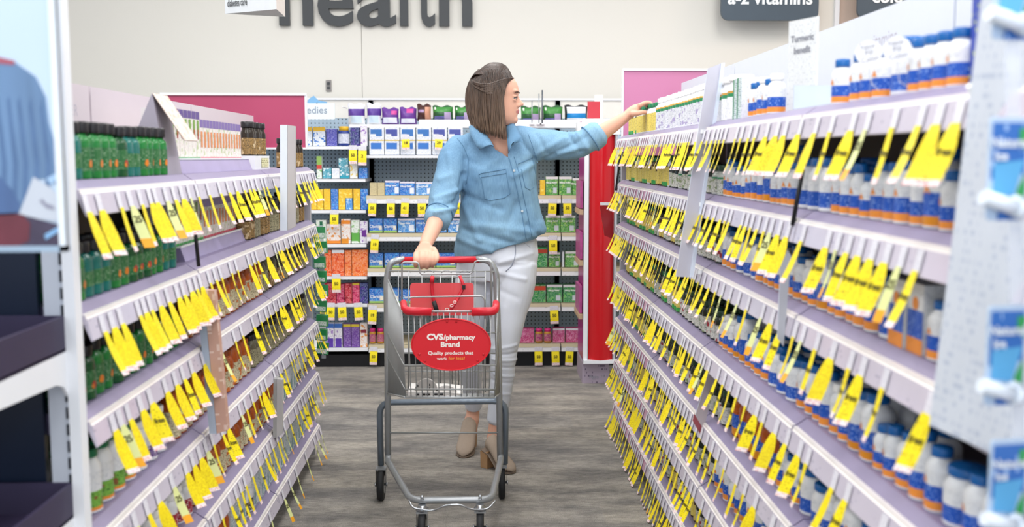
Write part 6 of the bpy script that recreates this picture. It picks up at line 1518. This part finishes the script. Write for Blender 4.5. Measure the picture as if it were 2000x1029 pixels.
# tucked ends of the far side below the chin
for i in range(12):
    s_ = -.058+i*.002; f = .004+i*.0055
    strand([(f-.01, s_-.01, -.03), (f, s_, -.09), (f+.008, s_+.006, -.128-RH.random()*.006)], .0065)
hair = kid(b, 'hair')
b = MB()
if 0: b.tube([HP(knot[0]+.006*math.cos(a)+.004, knot[1]+.006*math.sin(a)+.003, knot[2]+.009*math.sin(a)) for a in [2*PI*i/14 for i in range(14)]], .0035, mat('hair_tie', '8f7560', .5), 6, closed=True); kid(b, 'hair_tie')

# ---------------------------------------------------------------- end display at the near end of the beauty rack
m_plum = mat('plum_tray', '37304a', .5, var=.08); m_navy = mat('navy_back', '0c1a30', .35, var=.3, vscale=3)
def end_display():
    Yp = 1.815; xr = W(158, 700, Yp).x; xm = W(136, 700, Yp).x; xl = W(95, 700, Yp).x
    t = empty('end_display', 'dark end display with plum trays and a white slotted post, beside the green bottles', 'shelving unit', (xm, Yp, 0))
    b = MB(); b.box(((xr+xm)/2-xm, 0, 1.1), (xr-xm, .03, 2.2), m_white); b.box(((xm+xl)/2-xm, .006, 1.1), (xm-xl, .03, 2.2), mat('post_grey', 'c3c8d2', .35))
    for i in range(66): b.box((-.004, -.0095, .15+i*.0315), (.006, .003, .021), mat('slot_dark', '20242e', .6))
    b.build('slotted_post', t)
    b = MB(); b.box((-.52, .012, .62), (.93, .015, 1.2), m_navy); b.build('back_panel', t)
    for k_ in (.383, .80):
        z = CAM_H-k_*.745
        b = MB(); w_, d, h = .90, .42, .062
        b.box((-.45, -.22, z-h), (w_, d, .006), m_plum); b.box((-.45, -.22-d/2, z-h/2), (w_, .006, h), m_plum); b.box((-.45, -.22+d/2, z-h/2), (w_, .006, h), m_plum)
        b.box((-.003, -.22, z-h/2), (.006, d, h), m_plum); b.box((-.897, -.22, z-h/2), (.006, d, h), m_plum); tr = b.build('tray', t)
        b = MB(); zt = z-h-.003; y0 = .008
        pr = [(y0, zt), (y0, zt-.098), (-.006, zt-.09), (-.03, zt-.062), (-.06, zt-.052), (-.43, zt-.036), (-.43, zt)]
        for xx in (-.006, -.9):
            b = MB(); k = len(b.v); n = len(pr); b.v += [(xx, a, c) for a, c in pr]+[(xx+.006, a, c) for a, c in pr]
            b.face([k+i for i in range(n)], m_white); b.face([k+n+i for i in range(n)][::-1], m_white)
            for i in range(n): j = (i+1) % n; b.face((k+j, k+i, k+n+i, k+n+j), m_white)
            b.build('bracket', tr)
    b = MB(); b.box((-.48, -.2, .08), (.9, .4, .16), m_kick); b.build('base', t)
end_display()
def poster():
    Yp = 1.36; p0 = W(131, 491, Yp); t = empty('hanging_poster', 'large pale blue poster of a person in a blue shirt holding a white bag', 'poster', (p0.x, Yp, p0.z))
    wd, h = .55, 1.05
    b = MB(); b.box((-wd/2, .003, h/2), (wd, .006, h), mat('poster_sky', 'c6daf0', .25, var=.12, vscale=2.5)); b.build('print', t)
    b = MB(); b.box((-.004, .002, h/2), (.008, .014, h), mat('acrylic_edge', 'e6f0fb', .1)); b.box((-wd/2, .002, .004), (wd, .014, .008), mat('acrylic_edge2', '9fb6cc', .15)); b.build('acrylic_frame', t)
    def pl(pts, c, lay, nm, var=.15, vs=12, st=None):
        b = MB(); q = [(W(x, y, Yp).x-p0.x, W(x, y, Yp).z-p0.z) for x, y in pts]
        q = [(max(-wd+.004, min(-.009, x)), max(.006, z)) for x, z in q]
        b.poly([(x, -.0006*lay, z) for x, z in q], mat('poster_'+nm, c, .25, var=var, vscale=vs, stretch=st)); return b.build('printed_'+nm, t)
    pl([(-200, 60), (-60, 100), (0, 118), (30, 122), (70, 150), (90, 190), (96, 240), (108, 280), (131, 310), (131, 365), (100, 350), (66, 350), (40, 415), (0, 425), (-200, 430)][::-1], '6b8bb2', 1, 'shirt', .5, 16, (1.8, 1, .22))
    for q_ in (-30, -8, 14, 34, 56, 78): pl([(q_, 190+abs(q_)*.3), (q_+5, 188), (q_+22, 320), (q_+20, 400), (q_+10, 400), (q_+12, 320)][::-1], '56749e', 1.5, 'shirt_crease', .3, 20)
    pl([(-200, 300), (-40, 330), (0, 345), (26, 372), (40, 398), (36, 416), (0, 430), (-200, 440)][::-1], '4f6a98', 2, 'shirt_fold', .35, 14, (1.6, 1, .4))
    pl([(-60, 95), (0, 112), (30, 119), (28, 127), (-60, 118)][::-1], 'a85a6a', 2, 'neck')
    pl([(-200, 425), (40, 415), (75, 428), (131, 438), (131, 491), (-200, 491)][::-1], '4a4258', 2, 'background', .6, 20)
    pl([(66, 345), (100, 366), (131, 378), (131, 432), (80, 428), (38, 418)][::-1], 'c5ccd8', 3, 'bag', .06)
    pl([(0, 420), (45, 418), (60, 436), (58, 470), (30, 486), (-60, 486), (-60, 430)][::-1], '6a3440', 3, 'hand', .3, 30)
    pl([(88, 458), (131, 442), (131, 452), (90, 468)][::-1], '86b4e0', 3, 'strip'); pl([(92, 348), (131, 338), (131, 352), (100, 360)][::-1], 'a8c8ea', 3, 'sleeve_light')
    pl([(78, 392), (84, 388), (92, 397), (106, 402), (108, 410), (92, 406)][::-1], '8f90a4', 4, 'bag_mark')
    b = MB(); b.box((-.02, .22, .55), (.012, .44, .012), m_white); b.box((-.02, .22, .95), (.012, .44, .012), m_white); b.build('support_arm', t)
poster()
# large information card hanging at the near end of the vitamin rack
def info_card():
    A = W(1815, 830, 1.30); B = W(1992, 910, 1.14); T1 = W(1925, -70, 1.30); T2 = W(2110, -90, 1.14)
    t = empty('hanging_info_card', 'big pale information card with faint grey print hanging at the near rack end', 'sign card', A)
    m = printed('info_card_print', 'ccd2dc', 'aab4c8', .8, 1.6, .58, rough=.3, strength=.7); b = MB()
    q = [A-A, B-A, T2-A, T1-A]; n = (q[1]).cross(q[3]).normalized()
    b.poly(q, m); b.poly([p-n*.004 for p in q][::-1], mat('info_back', 'd5dae2', .4))
    for i in range(4): j = (i+1) % 4; b.poly([q[j], q[i], q[i]-n*.004, q[j]-n*.004], mat('info_edge', 'c8d060', .4) if i == 3 else mat('info_edge2', 'e6ebf2', .3))
    b.build('card', t)
    b = MB(); p = (q[0]+q[3])/2; b.tube([p+Vector((.01, .003, .15)), (XR-A.x+.004, .02, ZR[0]-.02-A.z)], .004, m_wht_plastic, 6); b.tube([p+Vector((.0, .003, -.1)), (XR-A.x+.004, .02, ZR[1]-.02-A.z)], .004, m_wht_plastic, 6); b.build('clip_arm', t)
    # clip strip with four blister packs
    s0 = W(1995, 1100, 1.08); s1 = W(1975, -60, 1.08)
    t = empty('clip_strip', 'clear hanging clip strip carrying blue lip balm packs at the near rack end', 'clip strip', s0); d = s1-s0; b = MB()
    b.poly([(-.008, 0, 0), (.008, 0, 0), (d.x+.008, d.y, d.z), (d.x-.008, d.y, d.z)], m_clear); b.poly([(-.008, .001, 0), (d.x-.008, d.y+.001, d.z), (d.x+.008, d.y+.001, d.z), (.008, .001, 0)], m_clear); b.build('strip', t)
    pos = ['topmost, cut off by the picture edge', 'second from the top beside the top rail', 'third from the top', 'lowest, near the bottom edge']
    cb = printed('balm_blue', '3a72c0', '9fc0ea', .8, 1.0, .62); lb = mat('balm_sky', '62b0e2', .35, var=.15); gn = mat('balm_green', '3da45c', .4); wh = mat('balm_white', 'dfe8f2', .25); ow = mat('balm_card', 'b9d0ea', .3)
    for i, (px, py) in enumerate(((1975, 78), (1962, 430), (1958, 790), (1962, 1045))):
        p = W(px, py, 1.075); w_, h = .047, .112
        o = empty('lip_balm_pack', 'blue lip balm pack on the clip strip, '+pos[i], 'blister pack', p, R(8), 'lip balm packs on the clip strip')
        b = MB(); b.prism([(x, z+h/2) for x, z in rounded(w_, h, .005)], -.001, .001, ow)
        y = -.0015; b.poly([(-w_/2+.003, y, .045), (w_/2-.003, y, .05), (w_/2-.003, y, h-.006), (-w_/2+.003, y, h-.006)], cb); y -= .0004; b.poly([(-w_/2+.006, y, .03), (.008, y, .026), (w_/2-.004, y, .066), (-w_/2+.006, y, .062)], lb); y -= .0004
        b.poly([(.008, y, .012), (w_/2-.002, y, .014), (w_/2-.002, y, .052), (.012, y, .034)], gn); b.poly([(w_/2-.012, y, h-.03), (w_/2-.002, y, h-.036), (w_/2-.002, y, h-.012), (w_/2-.012, y, h-.012)], gn); b.poly([(-w_/2+.012, y, 0.0), (w_/2-.004, y, 0.0), (w_/2-.004, y, .014), (-w_/2+.014, y, .010)], cb)
        b.build('backing_card', o)
        b = MB(); put_text(b, 'Natural', .0145, TR(-.001, -.0035, .080) @ FRONT, wh, bold=.0006); put_text(b, 'Ice', .013, TR(-.010, -.0035, .066) @ FRONT, wh, bold=.0006); b.build('lettering', o)
        b = MB(); b.tube([(-.036, -.012, .026), (-.012, -.012, .019), (.004, -.012, .014)], .0085, wh, 12); b.tube([(.004, -.0125, .014), (.013, -.0125, .011)], .0105, wh, 12); b.build('balm_tube', o)
        b = MB(); b.lathe([(.012, 0), (.012, .004), (.009, .008)], wh, 16, c=(0, 0, 0)); 
        for k in range(len(b.v)): v = b.v[k]; b.v[k] = (v[0]+.008, -.004-v[2], v[1]+.016)
        b.build('blister', o)
info_card()
bpy.data.scenes.remove(work)
